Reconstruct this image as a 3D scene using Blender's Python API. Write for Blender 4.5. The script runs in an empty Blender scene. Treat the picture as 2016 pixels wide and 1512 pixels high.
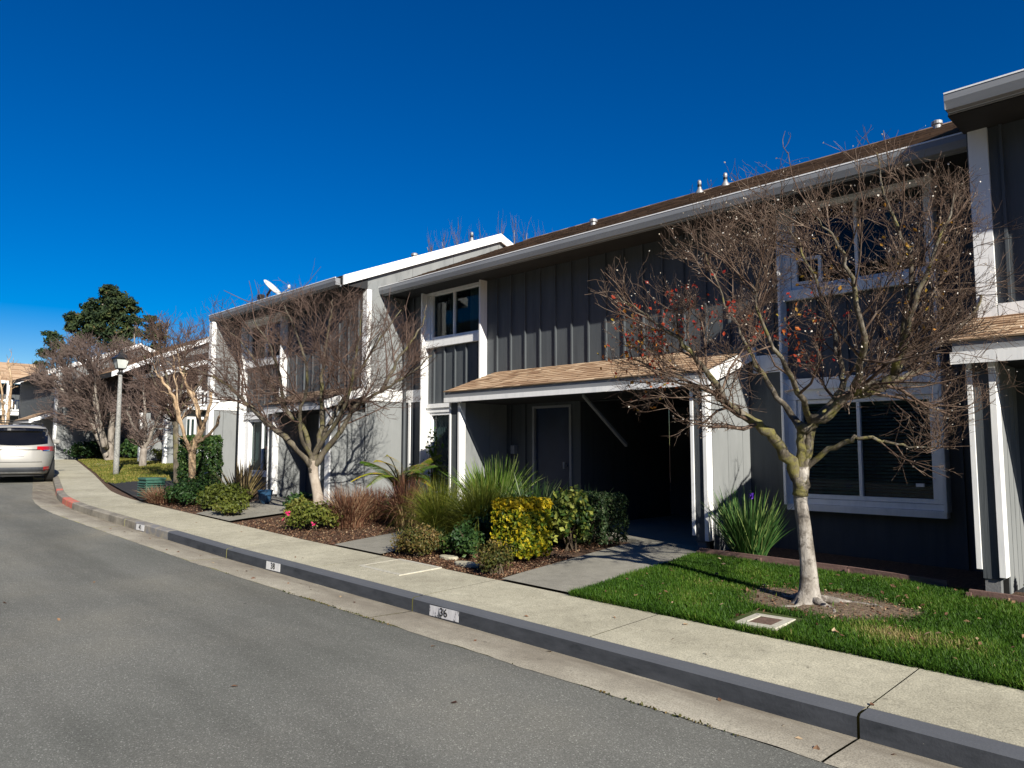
import bpy, math, random
import numpy as np
from mathutils import Vector, Matrix
R_=math.radians
rng=np.random.default_rng(7); random.seed(7)
S=bpy.context.scene; COL=S.collection
# ---------------- camera ----------------
cd=bpy.data.cameras.new('camera'); cam=bpy.data.objects.new('camera',cd); COL.objects.link(cam)
cd.sensor_fit='HORIZONTAL'; cd.sensor_width=36; cd.lens=36*1450/2016; cd.clip_start=.05; cd.clip_end=3000
cam.location=(0,0,0); cam.rotation_euler=(R_(95),0,R_(45)); S.camera=cam
# ---------------- light ----------------
EL,AZ=28.5,19.0     # sun stands over +X, a little towards the street
sd=Vector((math.cos(R_(AZ))*math.cos(R_(EL)),-math.sin(R_(AZ))*math.cos(R_(EL)),math.sin(R_(EL))))
W=bpy.data.worlds.new('World'); S.world=W; W.use_nodes=True
nt=W.node_tree; bg=nt.nodes['Background']; sky=nt.nodes.new('ShaderNodeTexSky')
sky.sky_type='NISHITA'; sky.sun_disc=False; sky.sun_elevation=R_(EL); sky.sun_rotation=math.atan2(sd.x,sd.y)
sky.altitude=800; sky.air_density=1.0; sky.dust_density=0.1; sky.ozone_density=2.0
hs=nt.nodes.new('ShaderNodeHueSaturation'); hs.inputs['Saturation'].default_value=1.8; hs.inputs['Hue'].default_value=.517; hs.inputs['Value'].default_value=1.36
nt.links.new(sky.outputs[0],hs.inputs['Color']); nt.links.new(hs.outputs[0],bg.inputs[0]); bg.inputs[1].default_value=.043
sl=bpy.data.lights.new('sun','SUN'); sl.energy=5.0; sl.angle=R_(.5); sl.color=(1,.94,.83)
so=bpy.data.objects.new('sun',sl); COL.objects.link(so); so.rotation_euler=sd.to_track_quat('Z','Y').to_euler()
S.view_settings.view_transform='Standard'; S.view_settings.look='None'; S.view_settings.gamma=1; S.view_settings.exposure=.70
# ---------------- materials ----------------
def M_(name,rough=.8,spec=.3):
    m=bpy.data.materials.new(name); m.use_nodes=True; b=m.node_tree.nodes['Principled BSDF']
    b.inputs['Roughness'].default_value=rough; b.inputs['Specular IOR Level'].default_value=spec
    return m,m.node_tree,b
def pos(t,scale=(1,1,1)):
    g=t.nodes.new('ShaderNodeNewGeometry'); mp=t.nodes.new('ShaderNodeMapping'); mp.inputs['Scale'].default_value=scale
    t.links.new(g.outputs['Position'],mp.inputs[0]); return mp.outputs[0]
def noise(t,vec,sc,det=4,ro=.6):
    n=t.nodes.new('ShaderNodeTexNoise'); n.inputs['Scale'].default_value=sc; n.inputs['Detail'].default_value=det; n.inputs['Roughness'].default_value=ro
    t.links.new(vec,n.inputs['Vector']); return n.outputs[0]
def ramp(t,fac,stops,const=False):
    r=t.nodes.new('ShaderNodeValToRGB'); t.links.new(fac,r.inputs[0]); e=r.color_ramp.elements
    if const: r.color_ramp.interpolation='CONSTANT'
    while len(e)<len(stops): e.new(.5)
    for k,(p,c) in enumerate(stops):
        e[k].position=p; e[k].color=(*c,1) if len(c)==3 else c
    return r.outputs[0]
def mix(t,fac,a,b,typ='MIX'):
    n=t.nodes.new('ShaderNodeMix'); n.data_type='RGBA'; n.blend_type=typ
    for s,v in ((0,fac),(6,a),(7,b)):
        if isinstance(v,(int,float)): n.inputs[s].default_value=v
        elif isinstance(v,tuple): n.inputs[s].default_value=(*v,1)
        else: t.links.new(v,n.inputs[s])
    return n.outputs[2]
def bump(t,b,h,st=.3,dist=.01):
    n=t.nodes.new('ShaderNodeBump'); n.inputs['Strength'].default_value=st; n.inputs['Distance'].default_value=dist
    t.links.new(h,n.inputs['Height']); t.links.new(n.outputs[0],b.inputs['Normal'])
def nmat(name,stops,sc=5,scale=(1,1,1),rough=.8,bs=0,bsc=60,bd=.01,bscale=(1,1,1),spec=.3,metal=0):
    m,t,b=M_(name,rough,spec); b.inputs['Metallic'].default_value=metal
    p=pos(t,scale); t.links.new(ramp(t,noise(t,p,sc),stops),b.inputs['Base Color'])
    if bs: bump(t,b,noise(t,pos(t,bscale),bsc,3),bs,bd)
    return m
def g(v): return (v,v,v)
def amat(name,stops,rough=.7,trans=0,spec=.25):
    m,t,b=M_(name,rough,spec); a=t.nodes.new('ShaderNodeAttribute'); a.attribute_name='r'
    c=ramp(t,a.outputs['Fac'],stops); t.links.new(c,b.inputs['Base Color'])
    if trans:
        tr=t.nodes.new('ShaderNodeBsdfTranslucent'); t.links.new(c,tr.inputs[0]); mx=t.nodes.new('ShaderNodeMixShader'); mx.inputs[0].default_value=trans
        t.links.new(b.outputs[0],mx.inputs[1]); t.links.new(tr.outputs[0],mx.inputs[2]); t.links.new(mx.outputs[0],t.nodes['Material Output'].inputs[0])
    return m
K={}
K['white']=nmat('white_trim_paint',[(.3,(.74,.75,.75)),(.5,(.83,.83,.82)),(.7,(.86,.86,.85))],3,(3,3,.6),.55,.25,40,.004,(1,1,.12))
K['char']=nmat('charcoal_siding_paint',[(.28,(.050,.058,.065)),(.42,(.068,.077,.085)),(.6,(.079,.089,.097)),(.75,(.092,.101,.110))],2.2,(3.5,3.5,.35),.65,.5,45,.006,(1.5,1.5,.1))
K['light']=nmat('light_grey_siding_paint',[(.27,(.16,.17,.172)),(.42,(.205,.216,.218)),(.6,(.222,.233,.235)),(.75,(.24,.25,.252))],2.0,(2,2,.7),.7,.35,45,.005,(1.5,1.5,.12))
K['gutter']=nmat('grey_gutter_metal',[(.3,(.21,.22,.235)),(.7,(.26,.27,.285))],2,(.4,4,4),.45,.1,8,.005)
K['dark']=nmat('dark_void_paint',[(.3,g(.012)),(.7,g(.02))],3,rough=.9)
K['found']=nmat('foundation_concrete',[(.3,(.12,.125,.13)),(.7,(.2,.2,.2))],5,rough=.9,bs=.4)
K['black']=nmat('black_metal',[(.3,g(.015)),(.7,g(.03))],6,rough=.4)
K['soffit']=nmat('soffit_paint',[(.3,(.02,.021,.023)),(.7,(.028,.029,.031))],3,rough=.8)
K['steel']=nmat('galvanised_metal',[(.3,g(.22)),(.7,g(.42))],12,rough=.5,metal=.5)
K['blind']=nmat('window_blind_slats',[(.3,(.34,.42,.40)),(.7,(.42,.5,.48))],6,rough=.6)
K['curtain']=nmat('pale_curtain',[(.3,(.3,.32,.32)),(.7,(.4,.42,.42))],2,(12,12,.3),.9)
K['door']=nmat('navy_door_paint',[(.3,(.008,.02,.05)),(.7,(.014,.03,.07))],3,rough=.45)
K['green']=nmat('green_cabinet_paint',[(.3,(.035,.10,.075)),(.7,(.05,.13,.095))],5,rough=.55)
K['timber']=nmat('brown_timber',[(.3,(.12,.07,.06)),(.7,(.20,.125,.105))],9,(.5,4,4),.8,.4,30)
K['pot']=nmat('blue_glazed_pot',[(.3,(.02,.06,.12)),(.7,(.03,.08,.16))],5,rough=.25)
def glass():
    m,t,b=M_('window_glass',.03,.6); b.inputs['Base Color'].default_value=(.01,.016,.02,1)
    tr=t.nodes.new('ShaderNodeBsdfTransparent'); tr.inputs[0].default_value=(.75,.85,.85,1); mx=t.nodes.new('ShaderNodeMixShader'); mx.inputs[0].default_value=.62
    t.links.new(b.outputs[0],mx.inputs[1]); t.links.new(tr.outputs[0],mx.inputs[2]); t.links.new(mx.outputs[0],t.nodes['Material Output'].inputs[0]); return m
K['glass']=glass()
def asphalt():
    m,t,b=M_('worn_asphalt',1.0,.08); p=pos(t)
    base=ramp(t,noise(t,p,.35,6,.55),[(.3,(.135,.138,.123)),(.5,(.165,.165,.147)),(.62,(.19,.186,.16)),(.75,(.225,.21,.17))])
    streak=ramp(t,noise(t,pos(t,(.25,1.3,1)),.8,5),[(.35,g(.78)),(.6,g(1.1))])
    c=mix(t,1.0,base,streak,'MULTIPLY')
    v=t.nodes.new('ShaderNodeTexVoronoi'); v.inputs['Scale'].default_value=150; t.links.new(p,v.inputs['Vector'])
    sp=t.nodes.new('ShaderNodeSeparateColor'); t.links.new(v.outputs['Color'],sp.inputs[0])
    c=mix(t,1.0,c,ramp(t,sp.outputs[0],[(0,g(.78)),(.5,g(.97)),(.88,g(1.03)),(.96,g(1.5)),(1,g(2.1))]),'MULTIPLY')
    fine=ramp(t,noise(t,p,160,2),[(.3,g(.72)),(.7,g(1.26))]); c=mix(t,1.0,c,fine,'MULTIPLY')
    # dark drips
    v2=t.nodes.new('ShaderNodeTexVoronoi'); v2.inputs['Scale'].default_value=1.1; t.links.new(pos(t,(1,1,1)),v2.inputs['Vector'])
    c=mix(t,ramp(t,v2.outputs['Distance'],[(.018,g(.9)),(.03,g(0))]),c,(.04,.04,.038))
    t.links.new(c,b.inputs['Base Color']); bump(t,b,sp.outputs[1],.45,.006); return m
K['asphalt']=asphalt()
def concrete(name,a,bb,speck=1.0,stain=(.5,.47,.4)):
    m,t,b=M_(name,.85,.25); p=pos(t)
    c=ramp(t,noise(t,p,.9,6,.6),[(.3,a),(.65,bb)])
    c=mix(t,1.0,c,ramp(t,noise(t,p,7,5,.7),[(.3,g(.84)),(.65,g(1.06))]),'MULTIPLY')
    c=mix(t,1.0,c,ramp(t,noise(t,p,95,3,.7),[(.32,g(1-.34*speck)),(.6,g(1+.14*speck))]),'MULTIPLY')
    v=t.nodes.new('ShaderNodeTexVoronoi'); v.inputs['Scale'].default_value=2.2; t.links.new(pos(t,(1,1.4,1)),v.inputs['Vector'])
    s=mix(t,1.0,ramp(t,v.outputs['Distance'],[(.05,g(1)),(.13,g(0))]),ramp(t,noise(t,p,30,3),[(.45,g(0)),(.62,g(.8))]),'MULTIPLY')
    c=mix(t,s,c,tuple(x*.45 for x in a))
    t.links.new(c,b.inputs['Base Color']); bump(t,b,noise(t,p,110,2),.35,.004); return m
K['walk']=concrete('sidewalk_concrete',(.36,.335,.25),(.50,.47,.355),1.35)
K['gutpan']=concrete('gutter_concrete',(.28,.25,.195),(.44,.405,.32),1.3)
def gutm():
    m=K['gutpan']; t=m.node_tree; b=t.nodes['Principled BSDF']; src=b.inputs['Base Color'].links[0].from_socket
    s_=t.nodes.new('ShaderNodeSeparateXYZ'); gg=t.nodes.new('ShaderNodeNewGeometry'); t.links.new(gg.outputs['Position'],s_.inputs[0])
    mr=t.nodes.new('ShaderNodeMapRange'); mr.inputs[1].default_value=4.1; mr.inputs[2].default_value=4.52; t.links.new(s_.outputs[1],mr.inputs[0])
    f=mix(t,1.0,mr.outputs[0],ramp(t,noise(t,pos(t,(.6,2.5,1)),2.2,6,.7),[(.3,g(.15)),(.62,g(1))]),'MULTIPLY')
    t.links.new(mix(t,f,src,(.17,.145,.11)),b.inputs['Base Color'])
gutm()
K['oldwalk']=concrete('path_concrete',(.23,.22,.185),(.30,.285,.24))
def kerbm():
    m,t,b=M_('painted_kerb_concrete',.75,.3); p=pos(t)
    raw=mix(t,1.0,ramp(t,noise(t,p,3,6,.7),[(.35,(.16,.145,.12)),(.62,(.34,.31,.25))]),ramp(t,noise(t,p,80,2),[(.3,g(.75)),(.7,g(1.1))]),'MULTIPLY')
    paint=ramp(t,noise(t,pos(t,(1,3,3)),3,6,.7),[(.28,(.022,.026,.032)),(.45,(.043,.048,.057)),(.7,(.066,.072,.084))])
    chips=ramp(t,noise(t,p,14,5,.75),[(.70,g(0)),(.74,g(1))])
    paint=mix(t,chips,paint,(.42,.40,.34))
    worn=mix(t,ramp(t,noise(t,p,6,5,.8),[(.4,g(0)),(.6,g(1))]),(.2,.2,.21),raw)
    red=mix(t,ramp(t,noise(t,p,5,5,.7),[(.5,g(0)),(.7,g(1))]),(.6,.16,.11),raw)
    s=t.nodes.new('ShaderNodeSeparateXYZ'); gg=t.nodes.new('ShaderNodeNewGeometry'); t.links.new(gg.outputs['Position'],s.inputs[0])
    mr=t.nodes.new('ShaderNodeMapRange'); mr.inputs[1].default_value=-28; mr.inputs[2].default_value=0; t.links.new(s.outputs[0],mr.inputs[0])
    fx=lambda x:(x+28)/28
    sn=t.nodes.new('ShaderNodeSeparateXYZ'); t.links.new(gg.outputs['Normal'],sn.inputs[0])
    paint=mix(t,ramp(t,sn.outputs[2],[(.6,g(0)),(.9,g(.75))]),paint,(.125,.132,.145))  # upward faces painted lighter, standing in for brighter light on the kerb top
    o=raw; O=mr.outputs[0]
    o=mix(t,ramp(t,O,[(0,g(0)),(fx(-19.2),g(1)),(fx(-17.9),g(0))],True),o,red)
    o=mix(t,ramp(t,O,[(0,g(0)),(fx(-21.6),g(1)),(fx(-21.0),g(0))],True),o,red)
    o=mix(t,ramp(t,O,[(0,g(0)),(fx(-13.8),g(1))],True),o,worn)
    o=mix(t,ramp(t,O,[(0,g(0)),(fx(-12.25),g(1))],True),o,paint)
    t.links.new(o,b.inputs['Base Color']); bump(t,b,noise(t,p,50,3),.3,.004); return m
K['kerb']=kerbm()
K['mulch']=nmat('bark_mulch_soil',[(.3,(.045,.027,.018)),(.5,(.09,.055,.036)),(.7,(.16,.10,.066))],34,rough=.95,bs=.9,bsc=35,bd=.03)
K['dirt']=nmat('bare_tree_dirt',[(.3,(.10,.07,.048)),(.55,(.17,.125,.085)),(.75,(.25,.19,.13))],22,rough=.95,bs=.8,bsc=45,bd=.02)
K['soil']=nmat('lawn_soil',[(.3,(.03,.045,.012)),(.6,(.06,.08,.02)),(.75,(.11,.09,.035))],4,rough=.95)
K['farlawn']=nmat('far_lawn_ground',[(.3,(.05,.09,.012)),(.5,(.12,.13,.025)),(.66,(.28,.21,.07))],1.2,rough=.95,bs=.6,bsc=30)
K['driveway']=nmat('dark_driveway_asphalt',[(.3,g(.022)),(.7,g(.035))],20,rough=.85,bs=.3)
K['bladeN']=amat('lawn_grass_blade',[(0,(.022,.06,.006)),(.45,(.05,.125,.010)),(.75,(.10,.19,.018)),(.92,(.18,.22,.04)),(1,(.34,.28,.12))],.55,.35)
K['bladeF']=amat('far_grass_blade',[(0,(.06,.11,.012)),(.4,(.15,.16,.025)),(1,(.40,.30,.10))],.6,.3)
K['litter']=amat('dry_leaf_litter',[(0,(.05,.022,.014)),(.5,(.12,.06,.035)),(.85,(.21,.125,.07)),(1,(.42,.32,.2))],.8)
def shing(name,st): return amat(name,st,.9,0,.15)
K['shT']=shing('tan_asphalt_shingle',[(0,(.30,.19,.115)),(.3,(.40,.27,.17)),(.6,(.48,.34,.22)),(.85,(.56,.42,.28)),(1,(.36,.24,.15))])
K['shB']=shing('brown_asphalt_shingle',[(0,(.10,.07,.05)),(.4,(.18,.125,.085)),(.75,(.27,.19,.13)),(1,(.42,.31,.22))])
# ---------------- object helpers ----------------
def tag(o,label=None,cat=None,group=None,kind=None):
    if label: o['label']=label
    if cat: o['category']=cat
    if group: o['group']=group
    if kind: o['kind']=kind
    return o
def thing(name,loc,label,cat,group=None):
    o=bpy.data.objects.new(name,None); COL.objects.link(o); o.location=loc; o.empty_display_size=.2
    return tag(o,label,cat,group)
def link(name,me,mat,parent=None,smooth=False):
    me.materials.append(mat); o=bpy.data.objects.new(name,me); COL.objects.link(o)
    if parent is not None:
        o.parent=parent; r=Vector((0,0,0)); q=parent
        while q is not None: r+=Vector(q.location); q=q.parent
        o.location=-r   # meshes are written in world coordinates
    if smooth: me.shade_smooth()
    return o
class MB:
    def __init__(s): s.v=[]; s.f=[]; s.r=[]
    def hexa(s,p,r=0):
        n=len(s.v); s.v+=[tuple(q) for q in p]
        s.f+=[(n,n+3,n+2,n+1),(n+4,n+5,n+6,n+7),(n,n+1,n+5,n+4),(n+1,n+2,n+6,n+5),(n+2,n+3,n+7,n+6),(n+3,n,n+4,n+7)]; s.r+=[r]*6; return s
    def box(s,x0,x1,y0,y1,z0,z1,r=0):
        x0,x1=min(x0,x1),max(x0,x1); y0,y1=min(y0,y1),max(y0,y1); z0,z1=min(z0,z1),max(z0,z1)
        return s.hexa([(x0,y0,z0),(x1,y0,z0),(x1,y1,z0),(x0,y1,z0),(x0,y0,z1),(x1,y0,z1),(x1,y1,z1),(x0,y1,z1)],r)
    def quad(s,a,b,c,d,r=0):
        n=len(s.v); s.v+=[a,b,c,d]; s.f.append((n,n+1,n+2,n+3)); s.r.append(r); return s
    def prismX(s,x0,x1,yz,r=0):      # convex polygon in YZ extruded along X
        n=len(s.v); k=len(yz); s.v+=[(x0,y,z) for y,z in yz]+[(x1,y,z) for y,z in yz]
        s.f.append(tuple(range(n,n+k))); s.f.append(tuple(range(n+2*k-1,n+k-1,-1)))
        for i in range(k): j=(i+1)%k; s.f.append((n+i,n+k+i,n+k+j,n+j))
        s.r+=[r]*(k+2); return s
    def tube(s,pts,rad,n=8,cap=True,r=0):
        pts=[Vector(p) for p in pts]; b=len(s.v); m=len(pts); up=Vector((0,0,1)); prev=None
        for i,p in enumerate(pts):
            d=(pts[min(i+1,m-1)]-pts[max(i-1,0)]).normalized()
            if prev is None:
                a=d.cross(up); a=a if a.length>.05 else d.cross(Vector((1,0,0)))
            else: a=prev-d*prev.dot(d)
            a.normalize(); prev=a; c=d.cross(a); q=rad[i] if hasattr(rad,'__len__') else rad
            for j in range(n):
                th=2*math.pi*j/n; s.v.append(tuple(p+a*(q*math.cos(th))+c*(q*math.sin(th))))
        for i in range(m-1):
            for j in range(n):
                k=(j+1)%n; s.f.append((b+i*n+j,b+(i+1)*n+j,b+(i+1)*n+k,b+i*n+k)); s.r.append(r)
        if cap: s.f.append(tuple(b+j for j in range(n))); s.f.append(tuple(b+(m-1)*n+n-1-j for j in range(n))); s.r+=[r,r]
        return s
    def lathe(s,c,prof,n=16,r=0):    # prof: (radius, z) bottom to top
        b=len(s.v); m=len(prof)
        for q,z in prof:
            for j in range(n):
                th=2*math.pi*j/n; s.v.append((c[0]+q*math.cos(th),c[1]+q*math.sin(th),c[2]+z))
        for i in range(m-1):
            for j in range(n):
                k=(j+1)%n; s.f.append((b+i*n+j,b+i*n+k,b+(i+1)*n+k,b+(i+1)*n+j)); s.r.append(r)
        s.f.append(tuple(b+n-1-j for j in range(n))); s.f.append(tuple(b+(m-1)*n+j for j in range(n))); s.r+=[r,r]; return s
    def build(s,name,mat,parent=None,smooth=False,bev=0,attr=False):
        me=bpy.data.meshes.new(name); me.from_pydata(s.v,[],s.f); me.update()
        if attr:
            a=me.attributes.new('r','FLOAT','FACE'); a.data.foreach_set('value',np.array(s.r,dtype=np.float32))
        o=link(name,me,mat,parent,smooth)
        if bev:
            b=o.modifiers.new('bevel','BEVEL'); b.width=bev; b.segments=1; b.limit_method='ANGLE'
        return o
def npmesh(name,V,F,mat,parent=None,r=None,smooth=False):
    V=np.asarray(V,dtype=np.float32).reshape(-1,3); F=np.asarray(F,dtype=np.int32); k=F.shape[1]
    me=bpy.data.meshes.new(name); me.vertices.add(len(V)); me.vertices.foreach_set('co',V.ravel())
    me.loops.add(F.size); me.loops.foreach_set('vertex_index',F.ravel()); me.polygons.add(len(F))
    me.polygons.foreach_set('loop_start',np.arange(0,F.size,k,dtype=np.int32))
    me.update(calc_edges=True)
    if r is not None:
        a=me.attributes.new('r','FLOAT','FACE'); a.data.foreach_set('value',np.asarray(r,dtype=np.float32))
    if not smooth: me.shade_flat()
    return link(name,me,mat,parent,smooth)
# ---------------- terrain ----------------
TX=[-400,-120,-60,-45,-35,-26,-20,-10,0,5,10,400]; TZ=[3.,.5,-.3,-.55,-.75,-.97,-1.20,-1.50,-1.68,-1.72,-1.72,-1.9]
def zr(x): return np.interp(x,TX,TZ)
def yk(x):
    x=np.asarray(x,float); u=np.clip(-16.2-x,0,4.8)
    return 4.52+.0224*u*u+.215*np.clip(-21-x,0,None)
def prof(v): return np.interp(v,[-.5,-.02,0,.02,.15,1.15,1.2,3.6,5],[0,-.012,.11,.12,.123,.15,.165,.25,.26])
def H(x,y): return zr(x)+prof(np.asarray(y,float)-yk(x))
XS=[300,150,80,50,30,20,14]+list(np.arange(10,-46,-.5))+[-50,-56,-64,-75,-90,-120,-200,-400]
def strip(name,vs,xs,mat,off=0,kind='structure',zf=None,label=None):
    V=[];F=[];n=len(vs)
    for x in xs:
        for v in vs:
            y=float(yk(x))+v; z=float(zr(x))+(zf(v) if zf else float(prof(v)))+off; V.append((x,y,z))
    for i in range(len(xs)-1):
        for j in range(n-1): a=i*n+j; F.append((a,a+1,a+n+1,a+n))
    o=npmesh(name,V,F,mat); o['kind']=kind; return o
# make sure faces point up: order x decreasing, v increasing
strip('road',[-60,-20,-9,-5,-2.5,-1.2,-.5],XS,K['asphalt'],0,zf=lambda v:0.0)
strip('ground',[.6,1.0,1.15,1.2,2.4,3.6,5,12,30,90,300],XS,K['mulch'],-.045,zf=lambda v:float(prof(max(v,.6))))
JX=[-1.7-4.2*k for k in range(-8,12)]
def slabs(name,vs,mat,gap,zf,joints,x0=34.,x1=-48.):
    V=[];F=[];js=sorted([j for j in joints if x1<j<x0],reverse=True); edges=[x0]+js+[x1]
    for a,b in zip(edges[:-1],edges[1:]):
        a2=a-gap/2;b2=b+gap/2; m=max(2,int((a2-b2)/(.12 if name=='gutter' else .6))+1); xs=np.linspace(a2,b2,m); base=len(V); n=len(vs)
        for x in xs:
            for v,z in zip(vs,zf): V.append((x,float(yk(x))+v+(rng.normal(0,.007)+.008*math.sin(x*5.3)-.008 if v<-.45 else 0),float(zr(x))+z))
        for i in range(m-1):
            for j in range(n-1): q=base+i*n+j; F.append((q,q+1,q+n+1,q+n))
    o=npmesh(name,V,F,mat); o['kind']='structure'; return o
allj=JX+[-1.7-4.2*k-2.1 for k in range(-8,12)]
slabs('gutter',[-.5,-.4,-.02,.0],K['gutpan'],.014,[.004,.0035,-.011,-.012],JX)
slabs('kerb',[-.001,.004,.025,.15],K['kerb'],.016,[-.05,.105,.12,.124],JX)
slabs('sidewalk',[.152,.156,.4,.8,1.14,1.15],K['walk'],.008,[.10,.125,.131,.141,.15,.05],allj)
def patch(name,corners,mat,off,n=10,kind='structure',rag=0,m=None):
    (a,b,c,d)=[np.array(q,float) for q in corners]; m=m or n; V=[];F=[]
    for i in range(m+1):
        for j in range(n+1):
            u=i/m; w=j/n; p=(a*(1-u)+b*u)*(1-w)+(d*(1-u)+c*u)*w
            if rag and (i in(0,m) or j in (0,n)): p=p+rng.normal(0,rag,2)
            V.append((p[0],p[1],float(H(p[0],p[1]))+off))
    for i in range(m):
        for j in range(n): q=i*(n+1)+j; F.append((q,q+n+1,q+n+2,q+1))
    o=npmesh(name,V,F,mat); o['kind']=kind; return o
patch('path',[(-5.86,5.7),(-4.83,5.7),(-5.0,8.5),(-6.25,8.9)],K['oldwalk'],.004)
patch('path',[(-9.25,5.7),(-8.12,5.7),(-8.6,9.3),(-9.9,9.3)],K['oldwalk'],.004)
patch('path',[(-14.1,5.7),(-12.65,5.7),(-13.2,8.1),(-15.6,8.1)],K['oldwalk'],.004)
patch('path',[(-33.5,9.05),(-31.2,8.55),(-31.5,12.0),(-33.8,12.0)],K['walk'],.012)
patch('driveway',[(-22.6,6.65),(-17.1,5.72),(-17.6,8.2),(-21.6,8.2)],K['driveway'],.004,20)
patch('lawn_ground',[(-4.82,5.69),(7,5.69),(7,8.4),(-5.0,8.3)],K['soil'],.0,16,rag=0,m=40)
patch('far_lawn_ground',[(-38.5,10.1),(-22.6,6.68),(-21.6,8.21),(-21,16)],K['farlawn'],.002,20,m=40)
patch('bed_edge_ground',[(-33,9.0),(-29.8,8.3),(-29.8,9.6),(-33,10.2)],K['dirt'],.008,8)
def blob(name,cx,cy,rx,ry,mat,off,n=48,jit=.12):
    V=[(cx,cy,float(H(cx,cy))+off)]; rings=5
    ph=[rng.uniform(0,6.28) for _ in range(4)]
    for k in range(1,rings+1):
        for i in range(n):
            a=2*math.pi*i/n; q=1+jit*(math.sin(2*a+ph[0])+.6*math.sin(3*a+ph[1])+.5*math.sin(7*a+ph[2])+.4*math.sin(11*a+ph[3]))
            x=cx+rx*q*k/rings*math.cos(a); y=cy+ry*q*k/rings*math.sin(a); V.append((x,y,float(H(x,y))+off+(.02*(1-k/rings))))
    me=bpy.data.meshes.new(name); F=[(0,1+i,1+(i+1)%n) for i in range(n)]
    for k in range(rings-1):
        for i in range(n): a=1+k*n+i; b=1+k*n+(i+1)%n; F.append((a,a+n,b+n,b))
    me.from_pydata(V,[],F); o=link(name,me,mat); o['kind']='structure'; return o
blob('tree_dirt',-2.85,6.92,.76,.6,K['dirt'],.006)

# unseen hill added behind the camera to block low sky and deepen shade
K['shade_hill']=nmat('added_shade_hill_ground',[(.3,(.02,.03,.012)),(.7,(.05,.055,.025))],.6,rough=.95,bs=.8,bsc=4,bd=.2)
V=[];F=[];xs=list(np.linspace(-150,130,29)); ys=[-13,-16,-20,-26,-36,-60]; zz=[-.2,2.5,7,12,16,19]
for x in xs:
    for y,z in zip(ys,zz): V.append((x,y+rng.normal(0,.4),float(zr(x))+z+(rng.normal(0,.7) if z>0 else 0)))
for i in range(28):
    for j in range(5): a=i*6+j; F.append((a,a+6,a+7,a+1))
npmesh('unseen_shade_hill',V,F,K['shade_hill'])['kind']='structure'
def boards(b,name,mat,lst,**k):
    for q in lst: MB().box(*q).build(name,mat,b,**k)
# ---------------- building helpers ----------------
def wall(mb,x0,x1,y0,y1,z0,z1,holes=()):
    xs=sorted({x0,x1,*[h[0] for h in holes],*[h[1] for h in holes]}); zs=sorted({z0,z1,*[h[2] for h in holes],*[h[3] for h in holes]})
    for a,b in zip(xs[:-1],xs[1:]):
        for c,d in zip(zs[:-1],zs[1:]):
            mx,mz=(a+b)/2,(c+d)/2
            if any(h[0]<mx<h[1] and h[2]<mz<h[3] for h in holes): continue
            mb.box(a,b,y0,y1,c,d)
def battens(mb,x0,x1,Y,z0,z1,sp,holes=(),w=.028,d=.036):
    x=x1-sp*.5
    while x>x0+.03:
        segs=[(z0,z1)]
        for h in holes:
            if h[0]-.02<x<h[1]+.02:
                new=[]
                for a,b in segs:
                    if h[2]>a: new.append((a,min(b,h[2])))
                    if h[3]<b: new.append((max(a,h[3]),b))
                segs=[q for q in new if q[1]-q[0]>.03]
        for a,b in segs: mb.box(x-w/2,x+w/2,Y-d,Y+.01,a,b)
        x-=sp
def endwall(b,name,X,y0,y1,zb,zt,mat,t=.12,sp=.61,face=1,top=None,gap=.009):
    """+X-facing panelled siding; top(y) gives the height where it is sloped"""
    mb=MB(); X0=X-t
    mb2=MB(); ys=[y0]; y=y0+sp
    while y<y1-.08: ys.append(y); y+=sp
    ys.append(y1)
    tf=top or (lambda y:zt)
    for a,c in zip(ys[:-1],ys[1:]):
        a2,c2=a+gap/2,c-gap/2
        mb.hexa([(X-.014,a2,zb),(X,a2,zb),(X,c2,zb),(X-.014,c2,zb),(X-.014,a2,tf(a2)),(X,a2,tf(a2)),(X,c2,tf(c2)),(X-.014,c2,tf(c2))])
    o=mb.build(name,mat,b)
    k=[]; 
    for a,c in zip(ys[:-1],ys[1:]):
        mb2.hexa([(X0,a,zb),(X-.013,a,zb),(X-.013,c,zb),(X0,c,zb),(X0,a,tf(a)),(X-.013,a,tf(a)-.002),(X-.013,c,tf(c)-.002),(X0,c,tf(c))])
    mb2.build('wall_backing',K['dark'],o)
    return o
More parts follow.
